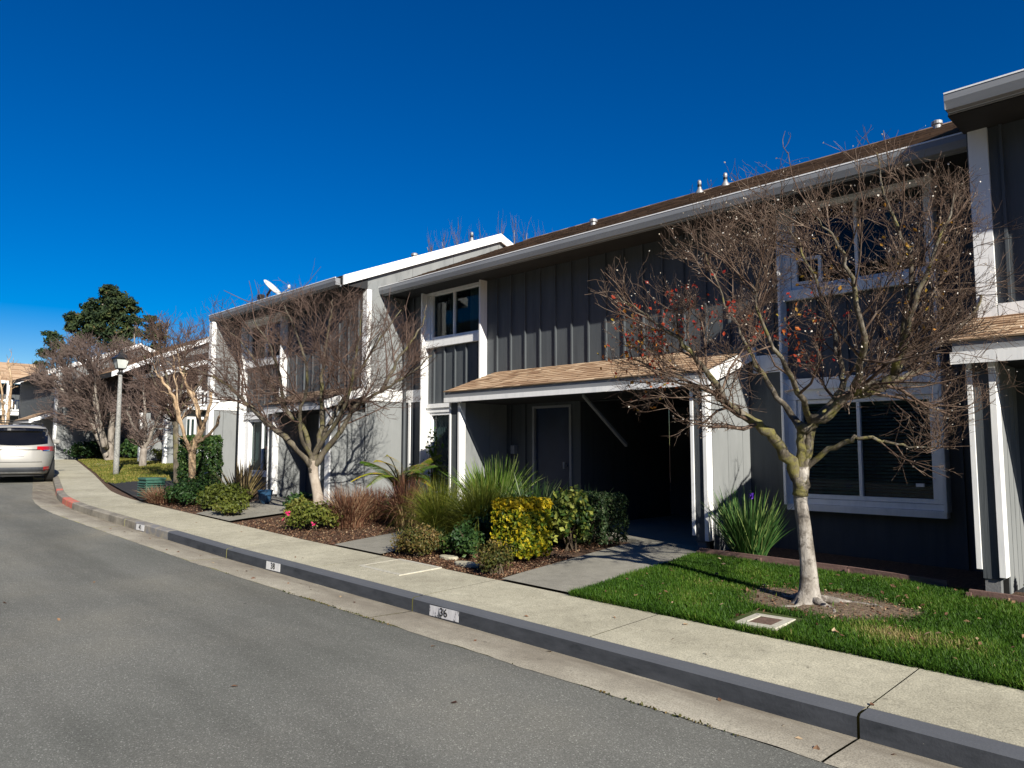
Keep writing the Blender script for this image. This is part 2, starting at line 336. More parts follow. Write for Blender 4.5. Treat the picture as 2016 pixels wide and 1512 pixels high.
def window(b,x0,x1,z0,z1,Y,slider=True,fw=.055,cover=None,curt=None,sill=True,mull=None):
    """white sliding window set in an opening of the wall plane Y"""
    mb=MB(); f=fw; yo=Y-.03; yi=Y+.07
    mb.box(x0,x1,yo,yi,z0,z0+f).box(x0,x1,yo,yi,z1-f,z1).box(x0,x0+f,yo,yi,z0+f,z1-f).box(x1-f,x1,yo,yi,z0+f,z1-f)
    xm=mull if mull is not None else (x0+x1)/2
    if slider: mb.box(xm-.022,xm+.022,yo+.012,yi-.01,z0+f,z1-f)
    w=mb.build('window',K['white'],b,bev=.004)
    MB().box(x0+f,x1-f,Y+.03,Y+.036,z0+f,z1-f).build('pane',K['glass'],w)
    if cover=='blind':
        s=MB(); z=z0+f+.03
        while z<z1-f-.02:
            t=rng.normal(0,.0015); s.hexa([(x0+f,Y+.075,z-.012+t),(x1-f,Y+.075,z-.012),(x1-f,Y+.10,z+.014),(x0+f,Y+.10,z+.014+t),(x0+f,Y+.075,z-.010+t),(x1-f,Y+.075,z-.010),(x1-f,Y+.10,z+.016),(x0+f,Y+.10,z+.016+t)]); z+=.045
        s.box(x0+f,x1-f,Y+.07,Y+.105,z1-f-.04,z1-f); s.build('blind',K['blind'],w)
    for c0,c1 in (curt or ()):
        s=MB(); n=14
        for i in range(n):
            a=c0+(c1-c0)*i/n; e=c0+(c1-c0)*(i+1)/n; dy=.015*(i%2); s.hexa([(a,Y+.12+dy,z0),(e,Y+.135-dy,z0),(e,Y+.145-dy,z0),(a,Y+.13+dy,z0),(a,Y+.12+dy,z1),(e,Y+.135-dy,z1),(e,Y+.145-dy,z1),(a,Y+.13+dy,z1)])
        s.build('curtain',K['curtain'],w)
    # the dark room behind
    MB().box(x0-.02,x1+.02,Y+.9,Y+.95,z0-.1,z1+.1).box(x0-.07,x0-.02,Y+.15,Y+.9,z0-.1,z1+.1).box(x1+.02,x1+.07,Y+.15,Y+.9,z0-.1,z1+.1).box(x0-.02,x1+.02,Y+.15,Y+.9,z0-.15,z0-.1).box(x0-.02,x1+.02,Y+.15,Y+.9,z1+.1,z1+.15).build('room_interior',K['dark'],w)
    return w
def roofsurf(name,O,U,Sv,Lu,Ls,mat,parent,course=.143,tab=(.13,.34),thick=.012,k=1.0):
    """stepped shingle courses; O eave corner, U unit vector along the eave, Sv unit vector up the slope"""
    O=np.array(O,float);U=np.array(U,float);Sv=np.array(Sv,float);N=np.cross(U,Sv); N=N if N[2]>0 else -N
    V=[];F=[];r=[]; nc=max(1,int(Ls/course))
    for i in range(nc):
        s0=i*Ls/nc; s1=(i+1)*Ls/nc+.004; u=-rng.uniform(0,.2)
        while u<Lu:
            w=rng.uniform(*tab)*k; a=max(u,0); b_=min(u+w,Lu); h=thick*rng.uniform(.6,1.5); d=rng.uniform(-.012,.006) if i else 0
            if b_-a>.01:
                n=len(V); P=lambda uu,ss,hh:O+U*uu+Sv*ss+N*hh
                V+=[P(a,s0+d,-.004),P(b_,s0+d,-.004),P(b_,s0+d,h),P(a,s0+d,h),P(b_,s1,.001),P(a,s1,.001)]
                F+=[(n,n+1,n+2,n+3),(n+3,n+2,n+4,n+5)]; q=rng.random(); r+=[q*.5,q]
            u+=w
    return npmesh(name,V,F,mat,parent,r)
def gable(b,x0,x1,ye,ze,yr,zrd,mat,yb=None,t=.14,course=.143,k=1.0,rake=True,rakeX=None,roofname='roof'):
    """roof with its ridge along X: eave (ye,ze) -> ridge (yr,zrd) -> back"""
    yb=yb or 2*yr-ye; L=math.hypot(yr-ye,zrd-ze); s=((0,(yr-ye)/L,(zrd-ze)/L))
    mb=MB(); e=.006
    for (ya,za,yc,zc) in ((ye,ze,yr,zrd),(yb,ze,yr,zrd)):
        mb.hexa([(x0,ya,za-t),(x1,ya,za-t),(x1,yc,zc-t),(x0,yc,zc-t),(x0,ya,za-e),(x1,ya,za-e),(x1,yc,zc-e),(x0,yc,zc-e)])
    ro=mb.build(roofname,K['soffit'],b)
    roofsurf('shingles',(x0,ye,ze),(1,0,0),s,x1-x0,L,mat,ro,course,k=k)
    s2=(0,(yr-yb)/L,(zrd-ze)/L)
    roofsurf('shingles',(x0,yb,ze),(1,0,0),s2,x1-x0,L,mat,ro,.4,(.8,1.6))
    cap=MB(); x=x0
    while x<x1:
        w=min(.22,x1-x); cap.hexa([(x,yr-.14,zrd-.045),(x+w,yr-.14,zrd-.045),(x+w,yr,zrd+.012),(x,yr,zrd+.012),(x,yr-.14,zrd-.03),(x+w,yr-.14,zrd-.03),(x+w,yr,zrd+.03),(x,yr,zrd+.03)],rng.random())
        cap.hexa([(x,yr,zrd+.012),(x+w,yr,zrd+.012),(x+w,yr+.14,zrd-.045),(x,yr+.14,zrd-.045),(x,yr,zrd+.03),(x+w,yr,zrd+.03),(x+w,yr+.14,zrd-.03),(x,yr+.14,zrd-.03)],rng.random()); x+=w+.004
    cap.build('ridge_cap',mat,ro,attr=True)
    if rake:
        X=rakeX or x1; r=MB()
        for ya,za in ((ye-.02,ze-.01),(yb+.02,ze-.01)):
            r.hexa([(X-.01,ya,za-.19),(X+.035,ya,za-.19),(X+.035,yr,zrd-.185),(X-.01,yr,zrd-.185),(X-.01,ya,za+.015),(X+.035,ya,za+.015),(X+.035,yr,zrd+.02),(X-.01,yr,zrd+.02)])
        r.build('rake_board',K['white'],b)
    return ro
def gutter(b,x0,x1,y,zt,h=.15,w=.12):
    g_=MB().prismX(x0,x1,[(y,zt),(y,zt-h*.45),(y+.03,zt-h),(y+w,zt-h),(y+w,zt-h+.004),(y+.034,zt-h+.004),(y+.006,zt-h*.45),(y+.006,zt)])
    g_.box(x0,x0+.006,y+.006,y+w,zt-h,zt).box(x1-.006,x1,y+.006,y+w,zt-h,zt); o=g_.build('gutter',K['gutter'],b)
    MB().box(x0,x1,y-.006,y+.014,zt,zt+.016).build('gutter_lip',K['white'],o)
    MB().box(x0,x1,y+w+.003,y+w+.03,zt-.17,zt-.004).build('fascia_board',K['gutter'],b)
    return o
def fins(b,x0,x1,Y,z0,z1,d=.17,t=.04,head=True):
    for x in (x0,x1-t): MB().box(x,x+t,Y-d,Y-.0005,z0,z1).box(x+.003,x+t-.003,Y-d-.018,Y-d,z0,z1).build('fin_board',K['white'],b)
    if head:
        MB().box(x0+t,x1-t,Y-d+.01,Y-.0005,z1-.05,z1).box(x0+t,x1-t,Y-.075,Y-.0005,z1-.16,z1-.052).build('head_board',K['white'],b)
def post(b,x0,x1,Y,z0,z1,d=.10,name='porch_post'):
    """porch wall end: grey face between two white trim boards (one part with its trims)"""
    o=MB().box(x0+.05,x1-.02,Y,Y+d,z0+.14,z1).build(name,K['char'],b)
    MB().box(x0+.06,x1-.045,Y+.012,Y+d,z0-.5,z0+.138).build('post_foot',K['found'],o)
    MB().box(x0,x0+.048,Y-.014,Y+d,z0+.22,z1).build('trim_board',K['white'],o,bev=.003)
    MB().box(x1-.045,x1+.012,Y-.024,Y+.12,z0+.16,z1).build('trim_board',K['white'],o,bev=.003)
    return o
def porch_roof(b,x0,x1,ye,ze,yw,zw,mat,course=.13,fz=.085,k=1.0):
    L=math.hypot(yw-ye,zw-ze); s=(0,(yw-ye)/L,(zw-ze)/L); t=.105
    ro=MB().hexa([(x0,ye,ze-t),(x1,ye,ze-t),(x1,yw,zw-t),(x0,yw,zw-t),(x0,ye,ze-.006),(x1,ye,ze-.006),(x1,yw,zw-.006),(x0,yw,zw-.006)]).build('porch_roof',K['gutter'],b)
    roofsurf('shingles',(x0-.02,ye-.03,ze),(1,0,0),s,x1-x0+.04,L+.03,mat,ro,course,k=k)
    MB().box(x0-.02,x1+.02,ye-.012,ye,ze-t-fz,ze-t-.003).build('porch_fascia',K['white'],b)
    MB().hexa([(x1,ye-.01,ze-.19),(x1+.03,ye-.01,ze-.19),(x1+.03,yw,zw-.19),(x1,yw,zw-.19),(x1,ye-.01,ze-.01),(x1+.03,ye-.01,ze-.01),(x1+.03,yw,zw-.01),(x1,yw,zw-.01)]).build('porch_rake',K['white'],b)
    return ro
def vent(b,x,y,z,kind='pipe'):
    if kind=='cone':
        o=MB().lathe((x,y,z-.1),[(.10,.02),(.10,.05),(.04,.15),(.034,.24),(.042,.26),(.042,.30),(.025,.33)],14).build('roof_vent',K['steel'],b,smooth=True)
        MB().lathe((x,y,z+.08),[(.042,0),(.045,.05)],12).build('vent_throat',K['black'],o)
    else:
        MB().lathe((x,y,z-.12),[(.06,0),(.06,.13),(.085,.132),(.085,.18),(.05,.2)],14).build('roof_vent',K['steel'],b,smooth=False)
def downspout(b,x,y,z0,z1):
    MB().tube([(x,y-.45,z1),(x,y-.42,z1-.12),(x,y-.05,z1-.32),(x,y-.04,z1-.5),(x,y-.04,z0)],.035,6).build('downspout',K['char'],b)
# ======== middle townhouse ========
ZB=-2.0
b=thing('townhouse',(-7.6,10,-1.4),'long charcoal townhouse in the middle, set back, with a tan shingled porch roof','townhouse','townhouses along the street')
Y=10.; h1u=(-12.47,-10.87,2.34,3.36); h1l=(-12.47,-10.9,-.95,.76); h2u=(-4.42,-2.66,2.2,3.36); h2l=(-4.40,-2.70,-.67,.66)
hol=[h1u,h1l,h2u,h2l,(-9.45,-8.5,-1.25,.78),(-8.3,-5.3,-1.45,.82)]
mb=MB(); wall(mb,-13.4,-1.97,Y,Y+.14,ZB,3.6,hol); skip=hol+[(-12.7,-12.5,-3,4),(-10.8,-10.65,-3,4),(-4.6,-4.4,-3,4),(-2.7,-2.5,-3,4),(-13.38,-12.6,1.0,1.31)]
battens(mb,-12.5,-10.8,Y,.97,2.15,.345); battens(mb,-13.4,-12.65,Y,ZB,3.5,.29,[(-13.4,-12.6,1.0,1.31)]); battens(mb,-10.62,-5.2,Y,-1.4,3.5,.385,[(-9.6,-8.4,-3,.9),(-8.32,-5.28,-3,.9)]); battens(mb,-2.55,-1.98,Y,-1.6,3.5,.3); battens(mb,-4.4,-2.7,Y,.96,2.05,.4); battens(mb,-5.0,-4.56,Y,1.4,3.5,.3)
mb.build('front_wall',K['char'],b)
fins(b,-12.62,-10.71,Y,-1.3,3.47); fins(b,-4.56,-2.57,Y,-.76,3.5)
MB().box(-12.58,-10.75,Y-.09,Y-.001,2.17,2.335).build('sill_board',K['white'],b)
MB().box(-12.58,-10.75,Y-.05,Y-.001,.765,.86).box(-12.58,-10.75,Y-.08,Y-.001,.862,.95).build('sill_board',K['white'],b)
MB().box(-4.52,-2.61,Y-.09,Y-.001,2.06,2.195).build('sill_board',K['white'],b)
MB().box(-4.52,-2.61,Y-.06,Y-.001,.665,.80).box(-4.52,-2.61,Y-.1,Y-.001,.802,.95).build('head_board',K['white'],b)
MB().box(-4.52,-2.61,Y-.07,Y-.001,-.745,-.675).box(-4.54,-2.59,Y-.14,Y-.001,-.83,-.747).build('sill_board',K['white'],b)
boards(b,'jamb_board',K['white'],[(-4.52,-4.405,Y-.06,Y-.001,-.67,.66),(-2.695,-2.61,Y-.06,Y-.001,-.67,.66)])
boards(b,'jamb_board',K['white'],[(-12.58,-12.475,Y-.05,Y-.001,-.95,.76),(-10.895,-10.75,Y-.05,Y-.001,-.95,.76)])
boards(b,'jamb_board',K['white'],[(-12.58,-12.475,Y-.05,Y-.001,2.34,3.3),(-10.865,-10.75,Y-.05,Y-.001,2.34,3.3)])
boards(b,'jamb_board',K['white'],[(-4.52,-4.425,Y-.05,Y-.001,2.2,3.33),(-2.655,-2.61,Y-.05,Y-.001,2.2,3.33)])
window(b,*h1u,Y,curt=[(-12.0,-11.88),(-11.35,-10.9)],mull=-11.72); window(b,*h1l,Y,curt=[(-12.4,-11.9)])
w=window(b,*h2u,Y,curt=[(-3.2,-2.75)]); w2=window(b,*h2l,Y,cover='blind',mull=-3.6)
MB().box(-2.95,-2.86,Y-.012,Y+.028,-.47,-.43).build('sticker',K['white'],w2)
ac=MB().box(-4.38,-4.0,Y-.035,Y+.02,2.27,2.31).box(-4.38,-4.0,Y-.035,Y+.02,2.60,2.64).box(-4.38,-4.34,Y-.035,Y+.02,2.31,2.6).box(-4.04,-4.0,Y-.035,Y+.02,2.31,2.6).build('insert_frame',K['white'],w)
MB().box(-5.03,-4.56,Y-.035,Y-.001,1.08,1.33).build('belt_board',K['white'],b)
MB().box(-13.33,-12.62,Y-.03,Y-.001,1.02,1.29).build('belt_board',K['white'],b)
MB().box(-13.24,-13.17,Y-.03,Y-.001,-1.3,1.02).build('corner_board',K['white'],b)
gable(b,-13.39,-1.98,9.36,3.57,13.95,5.56,K['shB'],yb=18.7,rake=False)
gutter(b,-13.43,-2.0,9.24,3.53)
MB().box(-13.4,-2,9.395,9.995,3.37,3.395).build('soffit',K['soffit'],b); downspout(b,-13.3,9.95,-1.2,3.42)
for x,y,k in ((-9.56,12.0,'pipe'),(-7.9,13.5,'cone'),(-7.3,13.5,'cone'),(-3.35,13.3,'pipe')): vent(b,x,y,3.57+(y-9.36)*(1.99/4.59)+.05,k)
# porch
porch_roof(b,-10.42,-5.02,8.68,1.03,Y,1.49,K['shT'])
post(b,-10.43,-10.13,8.8,-1.33,.84); endwall(b,'porch_side_wall',-10.13,8.93,9.99,-1.35,.9,K['light'],sp=.61)
post(b,-5.37,-5.13,8.8,-1.38,.84); endwall(b,'porch_side_wall',-5.12,8.93,9.99,-1.4,.9,K['light'],sp=.42,top=lambda y:.86+(y-8.68)*.34)
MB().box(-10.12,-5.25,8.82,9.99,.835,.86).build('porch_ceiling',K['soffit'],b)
MB().box(-10.1,-5.26,8.84,9.99,-1.6,-1.315).build('porch_floor',K['oldwalk'],b)
MB().hexa([(-7.32,8.86,.80),(-7.27,8.86,.80),(-7.27,9.96,.03),(-7.32,9.96,.03),(-7.32,8.86,.835),(-7.27,8.86,.835),(-7.27,9.97,.085),(-7.32,9.97,.085)]).build('diagonal_brace',K['gutter'],b)
d=MB().box(-9.4,-8.55,Y+.04,Y+.09,-1.25,.74).build('door',K['door'],b)
MB().box(-9.45,-9.4,Y-.02,Y+.1,-1.25,.78).box(-8.55,-8.5,Y-.02,Y+.1,-1.25,.78).box(-9.4,-8.55,Y-.02,Y+.1,.74,.78).build('door_frame',K['gutter'],d)
MB().tube([(-8.66,Y+.035,-.3),(-8.66,Y-.03,-.3)],.02,8).tube([(-8.66,Y-.03,-.36),(-8.66,Y-.03,-.24)],.022,8).build('door_handle',K['steel'],d)
MB().box(-9.95,-9.85,Y-.09,Y-.001,-.1,.06).build('porch_light',K['gutter'],b)
MB().box(-8.36,-8.302,Y+.142,12.8,-1.5,.9).build('entry_wall',K['char'],b); MB().box(-5.298,-5.2,Y+.142,12.8,-1.5,.9).build('entry_wall',K['char'],b); MB().box(-8.3,-5.3,12.8,12.9,-1.5,.9).build('entry_wall',K['char'],b)
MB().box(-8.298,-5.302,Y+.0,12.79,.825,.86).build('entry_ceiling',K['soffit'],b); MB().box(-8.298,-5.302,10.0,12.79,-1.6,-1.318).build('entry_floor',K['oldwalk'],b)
# ======== left townhouse ========
b=thing('townhouse',(-16.6,8.95,-1.1),'grey townhouse with white gable rake board and a satellite dish on its eave','townhouse','townhouses along the street')
Y=8.95; u=(-18.95,-17.05,2.3,3.3); l=(-18.78,-17.4,-.62,.75)
mb=MB(); wall(mb,-19.75,-13.41,Y,Y+.14,ZB,3.6,[u,l,(-15.2,-14.35,-1.2,.75)])
battens(mb,-16.85,-13.5,Y,1.3,3.5,.385); battens(mb,-19.5,-19.15,Y,-1.2,3.5,.2); battens(mb,-18.9,-17.1,Y,1.0,2.1,.36); mb.build('front_wall',K['char'],b)
fins(b,-19.1,-16.88,Y,-.9,3.42)
boards(b,'window_board',K['white'],[(-19.06,-16.92,Y-.09,Y-.001,2.14,2.29),(-19.06,-16.92,Y-.08,Y-.001,.76,.95),(-19.06,-18.79,Y-.05,Y-.001,-.62,.755),(-17.39,-16.92,Y-.05,Y-.001,-.62,.755),(-19.06,-16.92,Y-.08,Y-.001,-.72,-.625)])
window(b,*u,Y,curt=[(-18.0,-17.2)]); window(b,*l,Y,curt=[(-18.7,-18.3),(-18.0,-17.5)])
RY=12.9; rz=lambda y:3.56+(y-8.18)*.40 if y<RY else 3.56+(RY-8.18)*.4-(y-RY)*.40
endwall(b,'end_wall',-13.4,Y,RY,ZB,0,K['light'],sp=1.22,top=lambda y:rz(y)-.12)
endwall(b,'end_wall',-13.4,RY,17.5,ZB,0,K['light'],sp=1.22,top=lambda y:rz(y)-.12)
endwall(b,'porch_side_wall',-13.4,8.12,8.94,-1.4,.78,K['light'],sp=.41)
MB().box(-13.4,-13.37,Y-.02,9.97,1.03,1.30).build('belt_board',K['white'],b)
MB().box(-13.53,-13.365,Y-.03,Y+.09,1.31,3.45).build('corner_board',K['white'],b)
gable(b,-19.85,-13.42,8.31,3.64,RY,3.58+(RY-8.14)*.4,K['shB'],rakeX=-13.33)
MB().box(-13.42,-13.34,8.2,17.6,3.3,3.36).build('gable_soffit',K['soffit'],b) if False else None
gutter(b,-19.88,-13.47,8.19,3.60); MB().prismX(-13.47,-13.37,[(8.34,3.45),(8.93,3.45),(8.93,3.70),(8.34,3.48)]).build('soffit_return',K['soffit'],b)
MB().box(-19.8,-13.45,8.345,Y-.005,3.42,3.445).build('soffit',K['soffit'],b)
vent(b,-14.3,10.9,4.72); vent(b,-14.2,12.7,5.46,'cone')
porch_roof(b,-16.1,-13.46,7.98,1.0,Y,1.33,K['shB'])
post(b,-16.1,-15.82,8.1,-1.2,.8); endwall(b,'porch_side_wall',-15.82,8.22,8.94,-1.2,.86,K['light'],sp=.4)
MB().box(-13.56,-13.39,8.08,8.12,-1.2,.8).build('corner_board',K['white'],b); MB().box(-13.75,-13.57,8.1,8.2,-1.1,.8).build('porch_post',K['char'],b); MB().box(-13.81,-13.755,8.08,8.2,-1.1,.8).build('trim_board',K['white'],b)
MB().box(-15.8,-13.45,8.1,8.94,.8,.83).build('porch_ceiling',K['soffit'],b)
MB().box(-15.2,-14.35,Y+.05,Y+.1,-1.2,.75).build('door',K['door'],b)
# wing wall at the far end
endwall(b,'wing_wall',-19.62,8.21,8.94,-1.6,3.42,K['light'],sp=.36)
MB().box(-19.76,-19.585,8.17,8.29,-1.4,3.40).build('corner_board',K['white'],b); MB().box(-19.62,-19.59,8.3,8.93,1.03,1.36).build('belt_board',K['white'],b)
MB().box(-19.72,-19.61,Y,14,-1.6,3.5).build('end_wall',K['light'],b)
# ======== right townhouse ========
b=thing('townhouse',(2,8.95,-1.4),'charcoal townhouse at the right edge, its white corner board and gutter standing forward','townhouse','townhouses along the street')
Y=8.95; hr=(-1.45,.5,2.2,3.3)
mb=MB(); wall(mb,-1.95,7,Y,Y+.14,ZB,3.6,[(-1.2,-.1,-1.3,.75)]); battens(mb,-1.7,7,Y,1.5,3.5,.385); mb.build('front_wall',K['char'],b)
MB().box(-1.98,-1.94,Y,9.98,ZB,3.5).build('end_wall',K['char'],b)
MB().box(-1.96,-1.78,Y-.04,Y+.02,1.30,3.52).build('corner_board',K['white'],b)
MB().box(-1.77,7,Y-.035,Y-.001,1.36,1.5).build('belt_board',K['white'],b)
fins(b,-1.08,.6,Y,1.5,3.3,head=True)
gable(b,-2.0,7.2,8.31,3.61,12.9,5.45,K['shB'],rake=False); gutter(b,-1.99,7.2,8.19,3.58,.155)
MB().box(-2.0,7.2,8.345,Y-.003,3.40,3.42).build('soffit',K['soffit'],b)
porch_roof(b,-1.98,6.,7.98,1.03,Y,1.37,K['shT'],.115,fz=.12)
post(b,-1.9,-1.67,8.1,-1.35,.84)
mbw=MB(); y=8.22
endwall(b,'porch_side_wall',-1.66,8.22,8.94,-1.35,.86,K['light'],sp=.18,gap=.02)
MB().box(-1.64,6,8.15,8.94,.81,.835).build('porch_ceiling',K['soffit'],b)
MB().box(-1.2,-.1,Y+.05,Y+.1,-1.3,.75).build('door',K['door'],b)
# ======== far townhouses ========
b=thing('townhouse',(-31,10.9,-.6),'grey townhouse behind the street lamp, with a white slatted balcony above pale side walls','townhouse','townhouses along the street')
sl=.42
endwall(b,'porch_side_wall',-33.0,10.95,12.6,-1.2,1.5,K['light'],sp=1.7); MB().box(-33.12,-32.97,10.86,10.95,-1.0,1.5).build('corner_board',K['white'],b)
endwall(b,'side_wall',-30.3,11.0,11.75,-1.2,1.7,K['light'],sp=.9); MB().box(-30.45,-30.27,10.9,11.0,-1.0,2.32).build('corner_board',K['white'],b)
endwall(b,'side_wall',-30.8,11.75,13.6,-1.2,1.7,K['light'],sp=2)
MB().box(-33.1,-30.4,12.6,12.7,-1.2,4).build('front_wall',K['char'],b)
for y0,y1 in ((11.85,12.3),(12.45,12.95)):
    q=MB(); q.box(-30.8,-30.74,y0,y0+.08,-.45,1.3).box(-30.8,-30.74,y1-.08,y1,-.45,1.3).box(-30.8,-30.74,y0+.08,y1-.08,1.2,1.3).box(-30.8,-30.74,y0+.08,y1-.08,-.45,-.3).box(-30.8,-30.745,(y0+y1)/2-.03,(y0+y1)/2+.03,-.3,1.2)
    w=q.build('window',K['white'],b); MB().box(-30.79,-30.765,y0+.08,y1-.08,-.3,1.2).build('pane',K['glass'],w)
MB().box(-31.4,-30.3,10.95,13.9,1.58,1.72).build('balcony_floor',K['white'],b)
q=MB(); q.box(-30.36,-30.28,11.0,13.9,2.26,2.36).box(-30.36,-30.28,11.0,13.9,1.74,1.80); y=11.1
while y<13.9: q.box(-30.345,-30.295,y,y+.05,1.8,2.26); y+=.145
q.build('balcony_railing',K['white'],b)
for y in (12.15,13.3): MB().box(-30.4,-30.26,y,y+.12,1.72,3.3).build('balcony_post',K['white'],b)
MB().box(-32.2,-32.1,11,14,1.72,3.8).build('upper_wall',K['char'],b)
gable(b,-39.6,-33.0,9.7,3.15,14.0,5.15,K['shT'],course=.2,k=2,t=.2)
endwall(b,'end_wall',-33.2,11.3,14,1.4,4,K['light'],sp=1.2,top=lambda y:3.0+(y-9.7)*.465)
gable(b,-33.0,-30.0,10.6,3.0,13.2,3.95,K['shT'],course=.2,k=2,t=.15,rake=True)
MB().box(-33,-29.95,10.5,10.6,2.84,3.0).build('gutter',K['gutter'],b)
MB().box(-39.6,-33.1,12.2,12.35,-1.2,3.9).build('front_wall',K['char'],b)
b=thing('townhouse',(-42,9.5,-.4),'grey townhouse behind the big bare tree, its pale end wall covered in branch shadows','townhouse','townhouses along the street')
endwall(b,'end_wall',-39.7,9.35,12.9,-1.2,4,K['light'],sp=1.22,top=lambda y:3.45+(y-8.85)*.4)
endwall(b,'end_wall',-39.7,12.9,16.6,-1.2,4,K['light'],sp=1.22,top=lambda y:5.07-(y-12.9)*.4)
MB().box(-39.85,-39.66,9.27,9.38,-.9,3.6).build('corner_board',K['white'],b)
MB().box(-47.5,-39.75,9.38,9.5,-1.2,3.6).build('front_wall',K['char'],b)
gable(b,-47.5,-39.6,8.85,3.62,12.9,5.3,K['shT'],course=.2,k=2,t=.2)
porch_roof(b,-43.0,-39.9,8.3,1.35,9.3,1.75,K['shT'],.2,k=2); MB().box(-40.1,-39.95,8.4,8.5,-.6,1.3).build('porch_post',K['char'],b); MB().box(-43.0,-42.85,8.4,8.5,-.6,1.3).build('porch_post',K['white'],b)
b=thing('townhouse',(-50,9,-.4),'far left townhouse with a wide tan roof, behind the parked silver car','townhouse','townhouses along the street')
L=math.hypot(4,1.4)
ro=MB().hexa([(-49.3,3,3.65),(-49.3,11.2,3.65),(-53.3,11.2,5.05),(-53.3,3,5.05),(-49.3,3,3.8),(-49.3,11.2,3.8),(-53.3,11.2,5.2),(-53.3,3,5.2)]).build('roof',K['soffit'],b)
roofsurf('shingles',(-49.3,3,3.82),(0,1,0),(-4/L,0,1.4/L),8.2,L,K['shT'],ro,.2,(.3,.8))
MB().box(-49.3,-49.2,3,11.2,3.66,3.8).build('gutter',K['white'],b)
MB().box(-53.2,-50.2,3.2,11.0,-1,3.7).build('front_wall',K['char'],b)
endwall(b,'front_siding',-50.15,3.2,11,-1,1.9,K['light'],sp=1.2)
MB().box(-50.3,-48.7,7.4,11,1.85,2.05).build('balcony_floor',K['white'],b)
q=MB(); q.box(-48.78,-48.7,7.4,11,2.62,2.72).box(-48.78,-48.7,7.4,11,2.1,2.16); y=7.5
while y<11: q.box(-48.765,-48.715,y,y+.06,2.16,2.62); y+=.16
q.build('balcony_railing',K['white'],b)
for y in (7.4,9.0,10.9): MB().box(-48.82,-48.62,y,y+.16,-.8,3.7 if y>8 else 3.7).build('balcony_post',K['white'],b)
for y0 in (9.6,10.2): 
    w=MB().box(-50.14,-50.06,y0,y0+.5,.2,1.4).build('window',K['white'],b); MB().box(-50.06,-50.04,y0+.07,y0+.43,.28,1.32).build('pane',K['glass'],w)
# ---------------- timber edging ----------------
def edging(pts,label):
    t=thing('timber_edging',(pts[0][0],pts[0][1],float(H(*pts[0]))),label,'garden edging','timber edging boards')
    for (x0,y0),(x1,y1) in zip(pts[:-1],pts[1:]):
        d=Vector((x1-x0,y1-y0,0)).normalized(); n=Vector((-d.y,d.x,0))*.04; a=Vector((x0,y0,float(H(x0,y0)))); c=Vector((x1,y1,float(H(x1,y1))))-d*.008
        P=[a,c,c+n,a+n]; MB().hexa([tuple(p+Vector((0,0,-.08))) for p in P]+[tuple(p+Vector((0,0,.085))) for p in P]).build('board',K['timber'],t)
        MB().box(a.x-.02,a.x+.02,a.y-.03,a.y-.002,a.z-.1,a.z+.06).build('stake',K['timber'],t)
edging([(-5.0,8.34),(-4.2,8.36),(-3.2,8.38),(-2.2,8.28)],'brown timber board edging the lawn below the big dark window')
edging([(-1.95,8.0),(-.5,7.98),(1.5,7.98),(4,7.98)],'brown timber board edging the lawn at the right edge')
# ---------------- utilities, lamp, dish, kerb numbers ----------------
def text(s,size,mat,name,parent,loc,rot,ext=.0008):
    c=bpy.data.curves.new('txt','FONT'); c.body=s; c.size=size; c.extrude=ext; c.align_x='CENTER'; c.align_y='CENTER'; c.offset=0.0005
    o=bpy.data.objects.new('txt',c); COL.objects.link(o); bpy.context.view_layer.update()
    me=bpy.data.meshes.new_from_object(o.evaluated_get(bpy.context.evaluated_depsgraph_get())); bpy.data.objects.remove(o)
    me.transform(Matrix.Translation(loc)@Matrix.Rotation(rot[2],4,'Z')@Matrix.Rotation(rot[0],4,'X')@Matrix.Diagonal((1.05,1,1,1)))
    me.name=name; me.materials.clear(); return link(name,me,mat,parent)
K['numw']=nmat('number_white_paint',[(.3,(.62,.62,.62)),(.6,(.74,.74,.73))],20,rough=.6)
K['numworn']=nmat('worn_white_paint',[(.36,(.10,.105,.115)),(.41,(.5,.5,.52)),(.7,(.64,.64,.65))],30,(1,1,.35),rough=.7)
K['numb']=nmat('number_black_paint',[(.3,g(.012)),(.7,g(.03))],30,rough=.6)
def kerbnum(x,w,s,label,mat,tm,h=.098):
    y=float(yk(x)); z=float(zr(x)); t=thing('kerb_number',(x,y,z),label,'painted number','house numbers on the kerb')
    MB().hexa([(x-w/2,y-.0035,z+.002),(x+w/2,y-.0035,z+.002),(x+w/2,y-.001,z+.002),(x-w/2,y-.001,z+.002),(x-w/2,y+.0015,z+.002+h),(x+w/2,y+.0015,z+.002+h),(x+w/2,y+.004,z+.002+h),(x-w/2,y+.004,z+.002+h)]).build('paint_patch',mat,t)
    text(s,.108,tm,'numerals',t,Vector((x,y-.005,z+.053)),(R_(90),0,0))
kerbnum(-5.42,.42,'36','worn white kerb patch with smeared black number 36',K['numworn'],K['numb'],.095)
kerbnum(-8.75,.36,'38','clean white kerb patch with black number 38',K['numw'],K['numb'])
kerbnum(-13.5,.38,'40','small white kerb patch with black number 40, farthest up the street',K['numw'],K['numb'])
